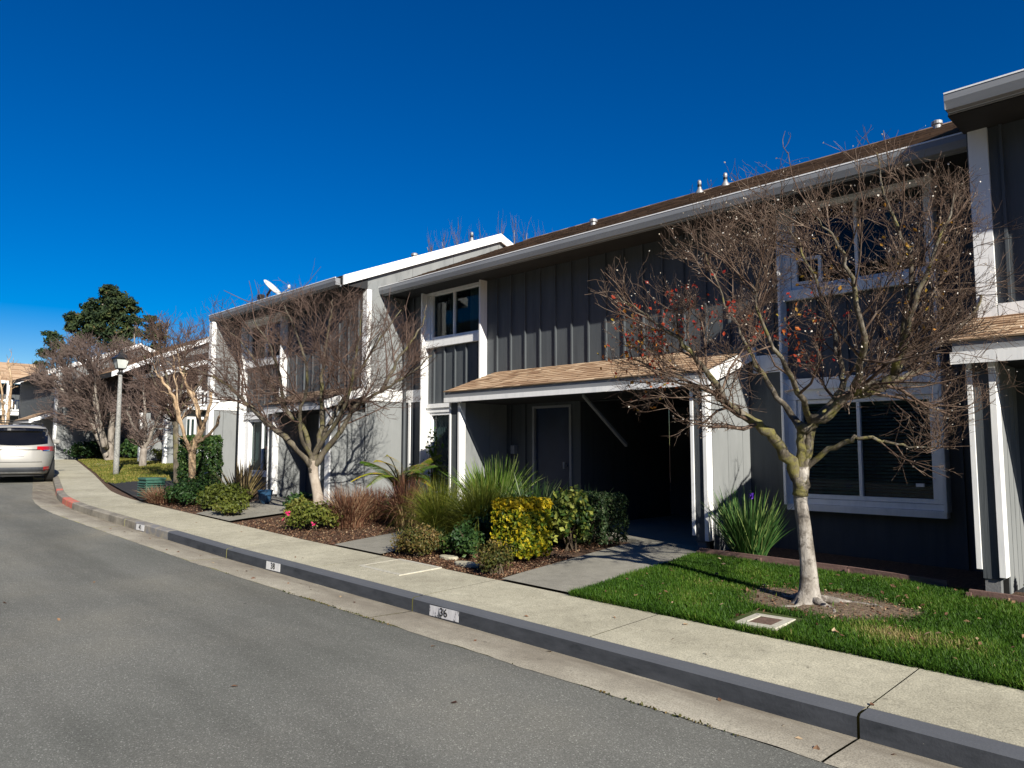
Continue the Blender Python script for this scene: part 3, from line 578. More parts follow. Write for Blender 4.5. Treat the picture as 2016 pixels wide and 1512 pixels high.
# dish
t=thing('satellite_dish',(-17.6,8.55,3.75),'grey satellite dish on the eave of the left townhouse','satellite dish')
c=Vector((-17.9,8.98,4.16)); ax=Vector((.62,.40,.68)).normalized(); a=ax.cross(Vector((0,1,0))).normalized(); bb=ax.cross(a)
mb=MB(); n=20; 
for i in range(7):
    q=.27*i/6
    for j in range(n): th=2*math.pi*j/n; mb.v.append(tuple(c+a*(q*math.cos(th))+bb*(q*1.1*math.sin(th))+ax*(q*q*.9)))
for i in range(6):
    for j in range(n): k=(j+1)%n; mb.f.append((i*n+j,(i+1)*n+j,(i+1)*n+k,i*n+k)); mb.r.append(0)
K['dish']=nmat('dish_paint',[(.3,(.55,.57,.57)),(.7,(.65,.67,.67))],5,rough=.5)
o=mb.build('reflector',K['dish'],t,smooth=True); sm=o.modifiers.new('solid','SOLIDIFY'); sm.thickness=.012
MB().tube([tuple(c-ax*.02),tuple(c-ax*.14-Vector((0,0,.05))),(-17.98,8.85,3.78)],.03,8).box(-18.1,-17.9,8.75,8.95,3.76,3.80).box(-18.13,-17.97,8.72,8.84,3.86,4.0).build('mount',K['black'],t)
arm=[tuple(c-a*-.25+ax*.05),tuple(c+Vector((.33,.33,.02)))]; ft=Vector(arm[1])
MB().tube([tuple(c-Vector((-.12,-.1,.2))),tuple(ft)],.012,6).build('feed_arm',K['steel'],t); MB().tube([tuple(ft),tuple(ft+Vector((-.05,.02,.09)))],.035,8).build('feed_horn',K['dish'],t)
# street lamp
K['pole']=nmat('speckled_concrete_pole',[(.35,(.13,.13,.12)),(.5,(.25,.25,.235)),(.62,(.36,.36,.34))],45,rough=.8,bs=.3)
K['frost']=nmat('frosted_lamp_pane',[(.3,(.45,.48,.45)),(.7,(.6,.62,.58))],4,rough=.4)
lx,ly,lz=-25.3,7.68,-.8
t=thing('street_lamp',(lx,ly,lz),'street lamp with a black lantern on a speckled grey concrete pole','street lamp')
MB().lathe((lx,ly,lz-.2),[(.09,0),(.085,.6),(.07,2.0),(.055,3.36)],18).build('pole',K['pole'],t,smooth=True)
z0=lz+3.16
MB().lathe((lx,ly,z0),[(.10,0),(.11,.03),(.07,.06),(.06,.12),(.10,.15),(.10,.17)],14).build('collar',K['black'],t,smooth=False)
def fr(z,q): return [(lx-q,ly-q,z),(lx+q,ly-q,z),(lx+q,ly+q,z),(lx-q,ly+q,z)]
MB().hexa(fr(z0+.17,.115)+fr(z0+.47,.185)).build('lantern_glass',K['frost'],t)
mb=MB()
for i in range(4): 
    p=fr(z0+.165,.12)[i]; q=fr(z0+.47,.192)[i]; mb.tube([p,q],.012,5)
mb.hexa(fr(z0+.15,.125)+fr(z0+.18,.13)); mb.hexa(fr(z0+.465,.215)+fr(z0+.49,.215)); mb.hexa(fr(z0+.49,.24)+fr(z0+.63,.075)); mb.hexa(fr(z0+.63,.06)+fr(z0+.69,.05)); mb.lathe((lx,ly,z0+.69),[(.07,0),(.03,.03),(.035,.06),(.01,.09)],8)
mb.build('lantern_frame',K['black'],t)
# green cabinet
x,y=-17.45,6.05; z=float(H(x,y))
t=thing('utility_cabinet',(x,y,z),'green louvred utility cabinet beside the sidewalk near the lamp','utility cabinet')
MB().box(x-.24,x+.24,y-.2,y+.2,z-.05,z+.4).build('body',K['green'],t,bev=.01)
MB().box(x-.26,x+.26,y-.22,y+.22,z+.4,z+.45).build('lid',K['green'],t,bev=.012)
mb=MB()
for k in range(7):
    zz=z+.04+k*.05; mb.hexa([(x-.23,y-.235,zz),(x+.25,y-.235,zz),(x+.25,y-.2,zz+.022),(x-.23,y-.2,zz+.022),(x-.23,y-.235,zz+.008),(x+.25,y-.235,zz+.008),(x+.25,y-.2,zz+.03),(x-.23,y-.2,zz+.03)])
    mb.hexa([(x+.275,y-.19,zz),(x+.275,y+.19,zz),(x+.24,y+.19,zz+.022),(x+.24,y-.19,zz+.022),(x+.275,y-.19,zz+.008),(x+.275,y+.19,zz+.008),(x+.24,y+.19,zz+.03),(x+.24,y-.19,zz+.03)])
mb.build('louvres',K['green'],t)
# covers
K['rust']=nmat('rusty_cover_iron',[(.3,(.10,.065,.05)),(.7,(.2,.13,.10))],30,rough=.7,bs=.5,bsc=90)
def ring(c,u,v,hw,hh,w,z0,z1,mb):
    for (a0,a1,b0,b1) in ((-hw,hw,-hh,-hh+w),(-hw,hw,hh-w,hh),(-hw,-hw+w,-hh+w,hh-w),(hw-w,hw,-hh+w,hh-w)):
        P=[c+u*a+v*bb for a,bb in ((a0,b0),(a1,b0),(a1,b1),(a0,b1))]; mb.hexa([(p.x,p.y,z0) for p in P]+[(p.x,p.y,z1) for p in P])
K['pale']=nmat('pale_frame_concrete',[(.3,(.38,.36,.29)),(.7,(.52,.5,.42))],30); c=Vector((-2.98,6.0,0)); z=float(H(c.x,c.y)); t=thing('meter_box',(c.x,c.y,z),'square concrete meter box with a rusty lid in the lawn by the tree','meter box')
u=Vector((1,.06,0)).normalized(); v=Vector((-u.y,u.x,0)); mb=MB(); ring(c,u,v,.175,.215,.075,z-.06,z+.012,mb); mb.build('concrete_ring',K['pale'],t,bev=.005)
P=[c+u*a+v*bb for a,bb in ((-.097,-.137),(.097,-.137),(.097,.137),(-.097,.137))]; MB().hexa([(p.x,p.y,z-.03) for p in P]+[(p.x,p.y,z+.006) for p in P]).build('lid',K['rust'],t)
c=Vector((-7.25,5.36,0)); z=float(H(c.x,c.y)); t=thing('sidewalk_vault',(c.x,c.y,z),'rectangular utility vault cover set flush in the sidewalk','utility cover'); u=Vector((1,0,0)); v=Vector((0,1,0))
def hbox(x0,x1,y0,y1,o): P=[(x0,y0),(x1,y0),(x1,y1),(x0,y1)]; return MB().hexa([(a,b_,float(H(a,b_))-.03) for a,b_ in P]+[(a,b_,float(H(a,b_))+o) for a,b_ in P])
mb=MB()
for q in ((-.41,.41,-.31,-.255),(-.41,.41,.255,.31),(-.41,-.385,-.255,.255),(.385,.41,-.255,.255)):
    h_=hbox(c.x+q[0],c.x+q[1],c.y+q[2],c.y+q[3],.012); n_=len(mb.v); mb.v+=h_.v; mb.f+=[tuple(i+n_ for i in f) for f in h_.f]; mb.r+=h_.r
mb.build('frame',K['pale'],t); hbox(c.x-.382,c.x+.382,c.y-.252,c.y+.252,.009).build('lid',K['walk'],t)
# blue pot
x,y=-14.56,7.3; z=float(H(x,y)); t=thing('plant_pot',(x,y,z),'blue glazed pot beside the left porch','plant pot')
MB().lathe((x,y,z),[(.09,0),(.13,.12),(.15,.24),(.16,.26),(.16,.28),(.135,.28),(.13,.22)],18).build('pot_body',K['pot'],t,smooth=True); MB().lathe((x,y,z+.2),[(.12,0),(.12,.03)],14).build('pot_soil',K['mulch'],t)
# ---------------- parked car (local frame: rear at x=0, front along +x) ----------------
RG=[(.26,.14,4.66,.84),(.40,.02,4.80,.915),(.55,.0,4.85,.94),(.72,.02,4.84,.955),(.90,.06,4.76,.962),(1.02,.09,4.5,.955),(1.09,.12,3.85,.935),(1.14,.15,3.72,.91),(1.3,.25,3.35,.85),(1.5,.40,2.75,.755),(1.57,.42,2.5,.72),(1.63,.5,2.3,.67),(1.68,.9,2.1,.5)]
RZ=[r[0] for r in RG]
def ri(z,k): return float(np.interp(z,RZ,[r[k] for r in RG]))
NE=4.2
def rear(y,z,off=0):
    a,b_,w=ri(z,1),ri(z,2),ri(z,3); cx=(a+b_)/2; hx=(b_-a)/2; q=min(.999,abs(y)/w); return (cx-hx*(1-q**NE)**(1/NE)*(1)-off,y,z)
def side(x,z,s,off=0):
    a,b_,w=ri(z,1),ri(z,2),ri(z,3); cx=(a+b_)/2; hx=(b_-a)/2; q=min(.999,abs(x-cx)/hx); return (x,s*(w*(1-q**NE)**(1/NE)+off),z)
cx,cy=-24.9,4.93; cz=-1.0; hd=math.atan2(.21,-.977)
CM=Matrix.Translation((cx,cy,cz))@Matrix.Rotation(hd,4,'Z')@Matrix.Rotation(-.012,4,'Y')
K['carp']=nmat('silver_car_paint',[(.3,(.27,.262,.24)),(.7,(.30,.292,.27))],.8,rough=.32,spec=.5,metal=0)
K['carg']=nmat('dark_car_glass',[(.3,g(.004)),(.7,g(.007))],2,rough=.06,spec=.6)
K['red']=nmat('red_tail_lens',[(.3,(.35,.006,.012)),(.7,(.5,.01,.02))],9,rough=.15,spec=.6)
K['plast']=nmat('grey_bumper_plastic',[(.3,(.05,.055,.065)),(.7,(.075,.08,.09))],4,rough=.6)
K['tyre']=nmat('tyre_rubber',[(.3,g(.012)),(.7,g(.02))],30,rough=.85)
K['plate']=nmat('pale_number_plate',[(.35,(.16,.18,.3)),(.5,(.38,.39,.46)),(.6,(.45,.46,.5))],55,rough=.4)
K['chrome']=nmat('chrome',[(.3,g(.75)),(.7,g(.8))],4,rough=.12,metal=1)
car=thing('parked_car',(cx,cy,cz),'silver sport utility car seen from behind, parked against the kerb at the left edge','car')
def tr(mb): mb.v=[tuple(CM@Vector(p)) for p in mb.v]; return mb
def cbuild(mb,name,mat,parent=car,**k): return tr(mb).build(name,mat,parent,**k)
mb=MB(); n=56
for z,a,b_,w in RG:
    for j in range(n):
        th=2*math.pi*j/n; c_,s_=math.cos(th),math.sin(th); ex=2/NE
        mb.v.append(((a+b_)/2+(b_-a)/2*math.copysign(abs(c_)**ex,c_),w*math.copysign(abs(s_)**ex,s_),z))
m=len(RG)
for i in range(m-1):
    for j in range(n): k=(j+1)%n; mb.f.append((i*n+j,i*n+k,(i+1)*n+k,(i+1)*n+j)); mb.r.append(0)
mb.f.append(tuple(range((m-1)*n,m*n))); mb.f.append(tuple(range(n-1,-1,-1))); mb.r+=[0,0]
cbuild(mb,'body',K['carp'],smooth=True)
def patchR(y0,y1,z0f,z1f,off,nu=16,nv=6,th=.012):
    mb=MB(); b0=len(mb.v)
    for L_ in (0,1):
        for i in range(nu+1):
            y=y0+(y1-y0)*i/nu; za,zb=z0f(y),z1f(y)
            for j in range(nv+1): mb.v.append(rear(y,za+(zb-za)*j/nv,off-L_*th))
    q=(nu+1)*(nv+1)
    for i in range(nu):
        for j in range(nv):
            a=i*(nv+1)+j; mb.f.append((a,a+nv+1,a+nv+2,a+1)); mb.f.append((q+a,q+a+1,q+a+nv+2,q+a+nv+1))
    for i in range(nu):
        a=i*(nv+1); mb.f.append((a,q+a,q+a+nv+1,a+nv+1)); a+=nv; mb.f.append((a,a+nv+1,q+a+nv+1,q+a))
    for j in range(nv):
        mb.f.append((j,j+1,q+j+1,q+j)); a=nu*(nv+1)+j; mb.f.append((a,q+a,q+a+1,a+1))
    mb.r=[0]*len(mb.f); return mb
def patchS(s,x0,x1,z0f,z1f,off,nu=14,nv=5,th=.012):
    mb=MB()
    for i in range(nu+1):
        x=x0+(x1-x0)*i/nu; za,zb=z0f(x),z1f(x)
        for j in range(nv+1): mb.v.append(side(x,za+(zb-za)*j/nv,s,off))
    for i in range(nu):
        for j in range(nv): a=i*(nv+1)+j; mb.f.append((a,a+nv+1,a+nv+2,a+1)); mb.r.append(0)
    return mb
cbuild(patchR(-.74,.74,lambda y:1.13+.05*(y/.74)**2-.045,lambda y:1.50-.03*(y/.74)**2,.012,20,6),'rear_window',K['carg'],smooth=False)
cbuild(patchR(-.70,.70,lambda y:1.515-.02*(y/.7)**2,lambda y:1.60-.03*(y/.7)**2,.07,16,3,.09),'rear_spoiler',K['carg'])
for s in (-1,1):
    a,b_=sorted((s*.48,s*.93))
    o=cbuild(patchR(a,b_,lambda y:.965-.05*(abs(y)-.48)-(.03 if abs(y)>.6 else 0),lambda y:1.06+.0*abs(y),.014,12,4),'tail_light',K['red'])
    cbuild(patchR(*sorted((s*.62,s*.8)),lambda y:.925,lambda y:.955,.02,6,2),'tail_light_trim',K['chrome'],o)
    cbuild(patchR(*sorted((s*.66,s*.80)),lambda y:.36,lambda y:.47,.02,6,3),'reflector',K['red'])
    for wx in (.98,3.85):
        w=cbuild(MB().tube([(wx,s*.70,.36),(wx,s*.72,.36),(wx,s*.93,.36),(wx,s*.945,.36)],[.33,.36,.36,.33],28),'wheel',K['tyre'],smooth=False)
        cbuild(MB().tube([(wx,s*.94,.36),(wx,s*.952,.36)],[.24,.22],20),'rim',K['steel'],w)
        mb=MB(); k=20
        for i in range(k+1):
            th=math.pi*i/k
            for q,yy in ((.44,0),(.36,0)): 
                X=wx+q*math.cos(th); Z=.34+q*math.sin(th); p=side(X,max(.27,Z),s,.012); mb.v.append(p)
        for i in range(k): mb.f.append((2*i,2*i+2,2*i+3,2*i+1)); mb.r.append(0)
        cbuild(mb,'wheel_arch',K['plast'])
    for x0,x1 in ((.75,1.55),(1.62,2.55),(2.62,3.2)):
        cbuild(patchS(s,x0,x1,lambda x:1.15,lambda x:min(1.5,1.16+max(.02,(3.72-x)*.55)) if x>2 else 1.49,.008),'side_window',K['carg'])
    cbuild(MB().tube([(.75,s*.6,1.64),(.9,s*.6,1.71),(2.6,s*.6,1.71),(2.75,s*.6,1.64)],.018,6),'roof_rail',K['black'])
    mr=cbuild(MB().box(3.05,3.25,s*.93,s*1.12,1.12,1.26),'mirror',K['carp'],bev=.03); 
cbuild(MB().tube([(.8,-.6,1.74),(.8,.6,1.74)],.015,6),'roof_bar',K['black']); cbuild(MB().tube([(1.7,-.6,1.74),(1.7,.6,1.74)],.015,6),'roof_bar',K['black']); cbuild(MB().tube([(.62,-.58,1.70),(.6,-.45,1.80),(.6,.45,1.80),(.62,.58,1.70)],.014,6),'roof_hoop',K['black'])
cbuild(patchR(-.88,.88,lambda y:.33+.0*y,lambda y:.46,.012,20,3),'bumper_trim',K['plast'])
cbuild(patchR(-.80,.80,lambda y:.29,lambda y:.325,.022,20,2),'bumper_strip',K['steel'])
cbuild(patchR(-.86,.86,lambda y:.20,lambda y:.285,-.05,20,2),'underbody',K['black'])
cbuild(patchR(-.55,.55,lambda y:.955,lambda y:.975,.016,12,2),'garnish',K['black'])
cbuild(patchR(-.62,.62,lambda y:.605,lambda y:.617,.010,12,2,.02),'tailgate_seam',K['black'])
cbuild(patchR(-.17,.17,lambda y:.78,lambda y:.91,.018,6,2),'number_plate',K['plate'])
cbuild(patchR(-.035,.035,lambda y:1.0,lambda y:1.045,.02,4,2),'badge',K['chrome'])
cbuild(MB().tube([(.33,0,1.13),(.22,-.25,1.17),(.2,-.42,1.18)],.01,5),'rear_wiper',K['black'])
# ---------------- vegetation helpers ----------------
def nrm(a): return a/np.maximum(np.linalg.norm(a,axis=-1,keepdims=True),1e-9)
def tubes_np(P,Rd,sides):
    """P (N,k,3) polylines, Rd (N,k) radii -> verts, quads"""
    N,k,_=P.shape; d=nrm(P[:,-1]-P[:,0]); up=np.where(np.abs(d[:,2:3])>.9,np.array([[1.,0,0]]),np.array([[0,0,1.]])); a=nrm(np.cross(d,up)); b=np.cross(d,a)
    th=np.arange(sides)*2*math.pi/sides; off=a[:,None,:]*np.cos(th)[None,:,None]+b[:,None,:]*np.sin(th)[None,:,None]
    V=P[:,:,None,:]+off[:,None,:,:]*Rd[:,:,None,None]; V=V.reshape(-1,3)
    base=(np.arange(N)*k*sides)[:,None,None]; i=np.arange(k-1)[None,:,None]; j=np.arange(sides)[None,None,:]; j2=(j+1)%sides
    F=np.stack([base+i*sides+j,base+(i+1)*sides+j,base+(i+1)*sides+j2,base+i*sides+j2],-1).reshape(-1,4); return V,F
def spline(pts,n=5):
    P=[np.array(p,float) for p in pts]; P=[2*P[0]-P[1]]+P+[2*P[-1]-P[-2]]; o=[]
    for i in range(1,len(P)-2):
        for k in range(n):
            t=k/n; a,b,c,d=P[i-1:i+3]; o.append(.5*((2*b)+(-a+c)*t+(2*a-5*b+4*c-d)*t*t+(-a+3*b-3*c+d)*t**3))
    o.append(P[-2]); return np.array(o)
def spawn(S0,D0,L0,R0,k,tmin,angle,lr,rr,upb,outc,outb,rmin,env,gr,seg=4,wig=.18):
    """children of straight-ish parents given as polylines S0 (N,4,3)"""
    N=len(S0); par=np.repeat(np.arange(N),k); t=gr.uniform(tmin,1.0,N*k); f=t*(S0.shape[1]-1); i=np.minimum(f.astype(int),S0.shape[1]-2); w=(f-i)[:,None]
    st=S0[par,i]*(1-w)+S0[par,i+1]*w; pd=nrm(S0[par,i+1]-S0[par,i]); rnd=nrm(gr.normal(0,1,(N*k,3))); perp=nrm(np.cross(pd,rnd))
    an=np.radians(gr.normal(angle,angle*.25,N*k))[:,None]; d=nrm(pd*np.cos(an)+perp*np.sin(an)+np.array([0,0,upb])+outb*nrm(st-outc))
    L=L0[par]*lr*gr.uniform(.6,1.25,N*k); r=np.maximum(R0[par]*(1-.5*t)*rr,rmin)
    P=[st]; dd=d
    for q in range(seg-1):
        P.append(P[-1]+dd*(L/(seg-1))[:,None]); dd=nrm(dd+gr.normal(0,wig,dd.shape)+np.array([0,0,upb*.5]))
    P=np.stack(P,1)
    if env is not None:
        c,q=env; e=np.linalg.norm((P[:,-1]-c)/q,axis=1); keep=e<1+gr.normal(0,.07,len(e)); P=P[keep];L=L[keep];r=r[keep]
    return P,L,r
BARK={}
BARK['pale']=None
def barkm(name,c0,c1,c2,lich=None,sc=9,lsc=6,bs=.5):
    m,t,b=M_(name,.9,.15); p=pos(t,(1,1,.45)); c=ramp(t,noise(t,p,sc,6,.7),[(.3,c0),(.5,c1),(.7,c2)])
    if lich: c=mix(t,ramp(t,noise(t,pos(t),lsc,5,.7),[(.5,g(0)),(.62,g(.85))]),c,lich)
    t.links.new(c,b.inputs['Base Color']); bump(t,b,noise(t,pos(t,(1,1,.3)),sc*4,4,.7),bs,.012); return m
BARK['A']=barkm('pale_mottled_bark',(.07,.06,.05),(.27,.245,.215),(.46,.43,.39),(.10,.085,.07),8,13,.9)
BARK['Alimb']=barkm('lichen_covered_bark',(.035,.03,.022),(.10,.085,.065),(.24,.215,.18),(.17,.155,.045),14,5)
BARK['twigA']=barkm('brown_twig_bark',(.05,.032,.024),(.105,.07,.052),(.23,.18,.14),None,9,3,0)
BARK['B']=barkm('tan_bark',(.20,.165,.13),(.32,.27,.22),(.42,.37,.31))
BARK['Blimb']=barkm('dark_lichen_bark',(.04,.035,.028),(.10,.085,.065),(.20,.175,.13),(.13,.12,.05),10,4)
BARK['twigB']=barkm('reddish_twig_bark',(.06,.038,.031),(.11,.073,.059),(.20,.145,.118),None,3,3,0)
BARK['C']=barkm('peeling_tan_bark',(.22,.14,.08),(.42,.30,.185),(.55,.43,.30),(.12,.09,.07),7,4,.3)
BARK['far']=barkm('grey_far_bark',(.12,.105,.09),(.24,.21,.18),(.34,.31,.27))
BARK['twigE']=barkm('far_twig_bark',(.09,.065,.055),(.15,.11,.095),(.22,.17,.145),None,1,1,0)
K['leafred']=amat('leftover_autumn_leaf',[(0,(.30,.02,.02)),(.4,(.45,.06,.02)),(.7,(.50,.18,.03)),(1,(.30,.22,.03))],.6,.35)
K['berry']=amat('pale_bud',[(0,(.20,.15,.10)),(.6,(.45,.40,.33)),(1,(.72,.70,.66))],.7)
def leafquads(C,size,gr,elong=1.7,nrmdir=None,fold=.25,jit=1.0):
    """diamond leaves at points C -> verts, quads"""
    N=len(C); u=nrm(gr.normal(0,1,(N,3))); 
    if nrmdir is not None: nn=nrm(nrmdir+gr.normal(0,jit,(N,3))*.6); u=nrm(u-nn*np.sum(u*nn,1,keepdims=True)); v=np.cross(nn,u)
    else: v=nrm(np.cross(u,gr.normal(0,1,(N,3)))); nn=np.cross(u,v)
    s=(size*gr.uniform(.6,1.3,N))[:,None]; l=u*s*elong*.5; w=v*s*.5; q=nn*s*fold
    V=np.stack([C-l,C+w*1.0+q*.3,C+l-q*.4,C-w*1.0+q*.3],1).reshape(-1,3); F=np.arange(N*4).reshape(N,4); return V,F
def tree(name,label,trunk,tr_,limbs,bm,lm,tm,env,levels,seed=1,lr=(.045,.014),group=None,buds=0,leaves=None,flare=0,sides=10,tipL=.55,opn=0,roots=False):
    gr=np.random.default_rng(seed); b=trunk[0]; t=thing(name,(b[0],b[1],b[2]),label,'tree',group)
    tp=spline(trunk,6); rr=np.interp(np.linspace(0,1,len(tp)),np.linspace(0,1,len(tr_)),tr_)
    mb=MB(); n=sides*2; th=np.arange(n)*2*math.pi/n; ph=gr.uniform(0,6,4)
    for i,(p,q) in enumerate(zip(tp,rr)):
        u=i/(len(tp)-1); fl=flare*math.exp(-u*9)
        for a in th:
            k=q*(1+.05*math.sin(3*a+ph[0]+u*4)+.035*math.sin(5*a+ph[1]-u*7)+.02*gr.normal())+fl*(.45+.55*max(0,math.sin(2.5*a+ph[2])))
            mb.v.append((p[0]+k*math.cos(a),p[1]+k*math.sin(a),p[2]))
    for i in range(len(tp)-1):
        for j in range(n): k=(j+1)%n; mb.f.append((i*n+j,i*n+k,(i+1)*n+k,(i+1)*n+j)); mb.r.append(0)
    mb.f.append(tuple((len(tp)-1)*n+j for j in range(n))); mb.r.append(0)
    mb.build('trunk',bm,t,smooth=True)
    if roots:
        for an,Lr in ((.35,.75),(-.7,.45),(2.6,.4),(1.5,.35),(-2.0,.35)):
            p_=[]; 
            for q in range(7): u=q/6; xx=b[0]+math.cos(an+.35*math.sin(u*4))*(.06+Lr*u); yy=b[1]+math.sin(an+.35*math.sin(u*4))*(.06+Lr*u); p_.append((xx,yy,float(H(xx,yy))+.05*(1-u)**2-.008-.01*u+(.015 if q%3==1 else 0)))
            MB().tube(p_,[.05,.035,.028,.022,.02,.015,.008],7).build('root',bm,t,smooth=True)
    segsP=[];segsL=[];segsR=[];mb=MB()
    tb=a_(tp[int(len(tp)*.72)])
    for li in limbs:
        pts,r0,r1=li if len(li)==3 and not hasattr(li[1],'__len__') else (li,*lr)
        pts=[tuple(q) for q in pts]
        if np.linalg.norm(a_(pts[0])-tp[-1])<.32: pts=[tuple(tb*.9+a_(pts[0])*.1)]+pts; r0*=1.15
        sp=spline(pts,5); sp[1:-1]+=gr.normal(0,.012,(len(sp)-2,3)); L=float(np.sum(np.linalg.norm(np.diff(sp,axis=0),axis=1)))
        rad=np.linspace(0,1,len(sp))**.8*(r1-r0)+r0; rad=rad*(1+gr.normal(0,.04,len(rad))); mb.tube([tuple(p) for p in sp],list(rad),8)
        for q in list(range(0,len(sp)-3,3))+[len(sp)-4]:
            P=sp[q:q+4]; u=q/len(sp)
            if np.linalg.norm(P[1]-tp[-1])<opn: continue
            segsP.append(P); segsL.append(tipL*(1.1-.3*u)); segsR.append(rad[q]*1.15)
    mb.build('limbs',lm,t,smooth=True)
    P=np.array(segsP); L=np.array(segsL); Rr=np.array(segsR); c=env[0]; allV=[];allF=[];nv=0; last=None; tips=[]
    for li,(k,tmin,ang,lrr,rrr,upb,outb,rmin,sd) in enumerate(levels):
        P,L,Rr=spawn(P,None,L,Rr,k,tmin,ang,lrr,rrr,upb,c,outb,rmin,env,gr)
        if not len(P): break
        tap=np.linspace(1,.45,P.shape[1])[None,:]*Rr[:,None]; V,F=tubes_np(P,tap,sd); allV.append(V); allF.append(F+nv); nv+=len(V)
        if li>=len(levels)-2: tips.append(P)
    npmesh('crown',np.concatenate(allV),np.concatenate(allF),tm,t,smooth=True)
    TP=np.concatenate([q[:,-1] for q in tips])
    if buds:
        i=gr.choice(len(TP),min(buds,len(TP)),replace=False); V,F=leafquads(TP[i],.013,gr,1.2); npmesh('buds',V,F,K['berry'],t,gr.random(len(F)))
    if leaves:
        for (cc,rad,n_,lo,hi,sz) in leaves:
            d=np.linalg.norm(TP-np.array(cc),axis=1); ix=np.where(d<rad*gr.uniform(.5,1,len(d)))[0]
            if len(ix): ix=gr.choice(ix,n_); C=TP[ix]+gr.normal(0,.025,(len(ix),3)); V,F=leafquads(C,sz,gr,1.5); npmesh('leaves',V,F,K['leafred'],t,gr.uniform(lo,hi,len(F)))
    return t
a_=np.array
LIMB_A=[[(-3.01,6.76,-0.25),(-3.1,6.58,0.06),(-3.2,6.39,0.22),(-3.33,6.17,0.38),(-3.42,5.98,0.63),(-3.54,5.75,0.92),(-3.78,5.48,1.17),(-3.95,5.29,1.38)],[(-3.33,6.17,0.38),(-3.6,6.09,0.58),(-3.91,5.9,0.73),(-4.17,5.69,0.88)],[(-2.98,6.79,-0.2),(-2.96,6.77,0.11),(-3.0,6.81,0.23),(-3.2,6.86,0.5),(-3.5,6.92,0.93),(-3.8,6.98,1.5),(-3.97,6.89,2.06)],[(-2.96,6.81,-0.2),(-2.9,6.9,0.2),(-2.8,7.13,0.42),(-2.75,7.28,0.7),(-2.87,7.38,1.22),(-3.09,7.36,1.88),(-3.29,7.25,2.37)],[(-2.96,6.77,0.16),(-2.83,6.83,0.25),(-2.5,6.84,0.49),(-2.16,6.88,0.65),(-2.08,6.91,1.07),(-1.98,6.81,1.58),(-2.09,6.63,2.1),(-2.12,6.55,2.53)],[(-2.94,6.83,-0.18),(-2.59,6.81,0.06),(-2.42,6.83,0.09),(-2.14,6.98,0.03),(-1.92,7.06,0.01)],[(-2.8,7.13,0.42),(-2.4,7.92,0.69),(-2.19,8.37,1.0),(-1.96,8.83,1.45),(-1.8,9.07,2.0)],[(-2.5,6.84,0.49),(-2.27,6.47,0.78),(-2.2,6.21,1.17),(-2.25,5.96,1.64),(-2.38,5.8,1.88)],[(-2.16,6.88,0.65),(-1.91,6.64,1.19),(-1.7,6.65,1.67),(-1.59,6.71,2.08)],[(-2.9,6.9,0.2),(-2.71,6.06,0.57),(-2.72,5.57,0.99),(-2.71,5.4,1.29)]]
LIMB_B=[[(-12.03,6.89,-0.29),(-12.22,6.56,0.12),(-12.4,6.25,0.43),(-12.51,5.92,0.74),(-12.62,5.59,1.09),(-12.79,5.2,1.3),(-13.03,4.94,1.47)],[(-12.02,6.9,-0.25),(-12.19,6.85,0.3),(-12.55,6.62,0.77),(-13.02,6.44,1.36),(-13.5,6.25,1.96),(-13.88,6.01,2.37)],[(-12.0,6.92,-0.27),(-11.85,6.99,0.39),(-11.81,6.95,1.03),(-11.73,6.95,1.67),(-11.63,6.98,2.31),(-11.57,6.99,2.68)],[(-11.97,6.96,-0.27),(-11.51,7.16,0.3),(-11.17,7.25,0.74),(-10.73,7.48,1.0),(-10.3,7.7,1.25),(-9.86,7.91,1.59)],[(-11.99,6.93,-0.2),(-11.97,7.23,0.49),(-11.89,7.6,1.17),(-11.72,8.04,1.96),(-11.54,8.49,2.69)],[(-12.01,6.9,-0.2),(-11.78,6.51,0.38),(-11.28,6.35,1.23),(-11.15,6.03,1.96),(-11.24,5.88,2.38)],[(-12.0,6.91,-0.16),(-11.08,6.99,0.73),(-10.56,6.84,1.56),(-10.32,6.81,2.3)],[(-12.55,6.62,0.77),(-12.38,6.3,1.67),(-12.48,5.95,2.29)],[(-10.73,7.48,1.0),(-10.55,7.77,1.64),(-10.36,8.07,2.2),(-10.27,8.11,2.56)]]
LIMB_C=[[(-16.25,6.43,-0.19),(-16.34,6.26,0.36),(-16.24,6.03,1.01),(-16.37,5.86,1.39),(-16.49,5.72,1.57)],[(-16.21,6.44,-0.02),(-16.15,6.53,0.42),(-16.3,6.49,0.92),(-16.4,6.33,1.36),(-16.48,6.21,1.75),(-16.5,6.14,2.14)],[(-16.19,6.45,0.03),(-15.97,6.54,0.47),(-15.85,6.61,0.9),(-15.78,6.63,1.23)],[(-16.2,6.45,0.01),(-15.82,6.54,0.23),(-15.53,6.63,0.46),(-15.47,6.67,0.68)],[(-16.34,6.26,0.36),(-16.56,6.23,0.92),(-16.7,6.18,1.6),(-16.71,6.12,2.04)],[(-16.07,6.53,0.47),(-15.77,6.34,0.89),(-15.83,6.24,1.21)]]
LIMB_D=[[(-28.99,9.71,-0.04),(-29.15,9.47,0.62),(-29.29,9.27,1.18),(-29.4,9.11,1.55)],[(-28.98,9.71,0.05),(-28.87,9.7,0.99),(-28.87,9.59,1.93),(-28.86,9.51,2.68)],[(-28.98,9.73,-0.04),(-28.72,9.9,0.62),(-28.48,10.06,1.27),(-28.24,10.22,1.93)]]
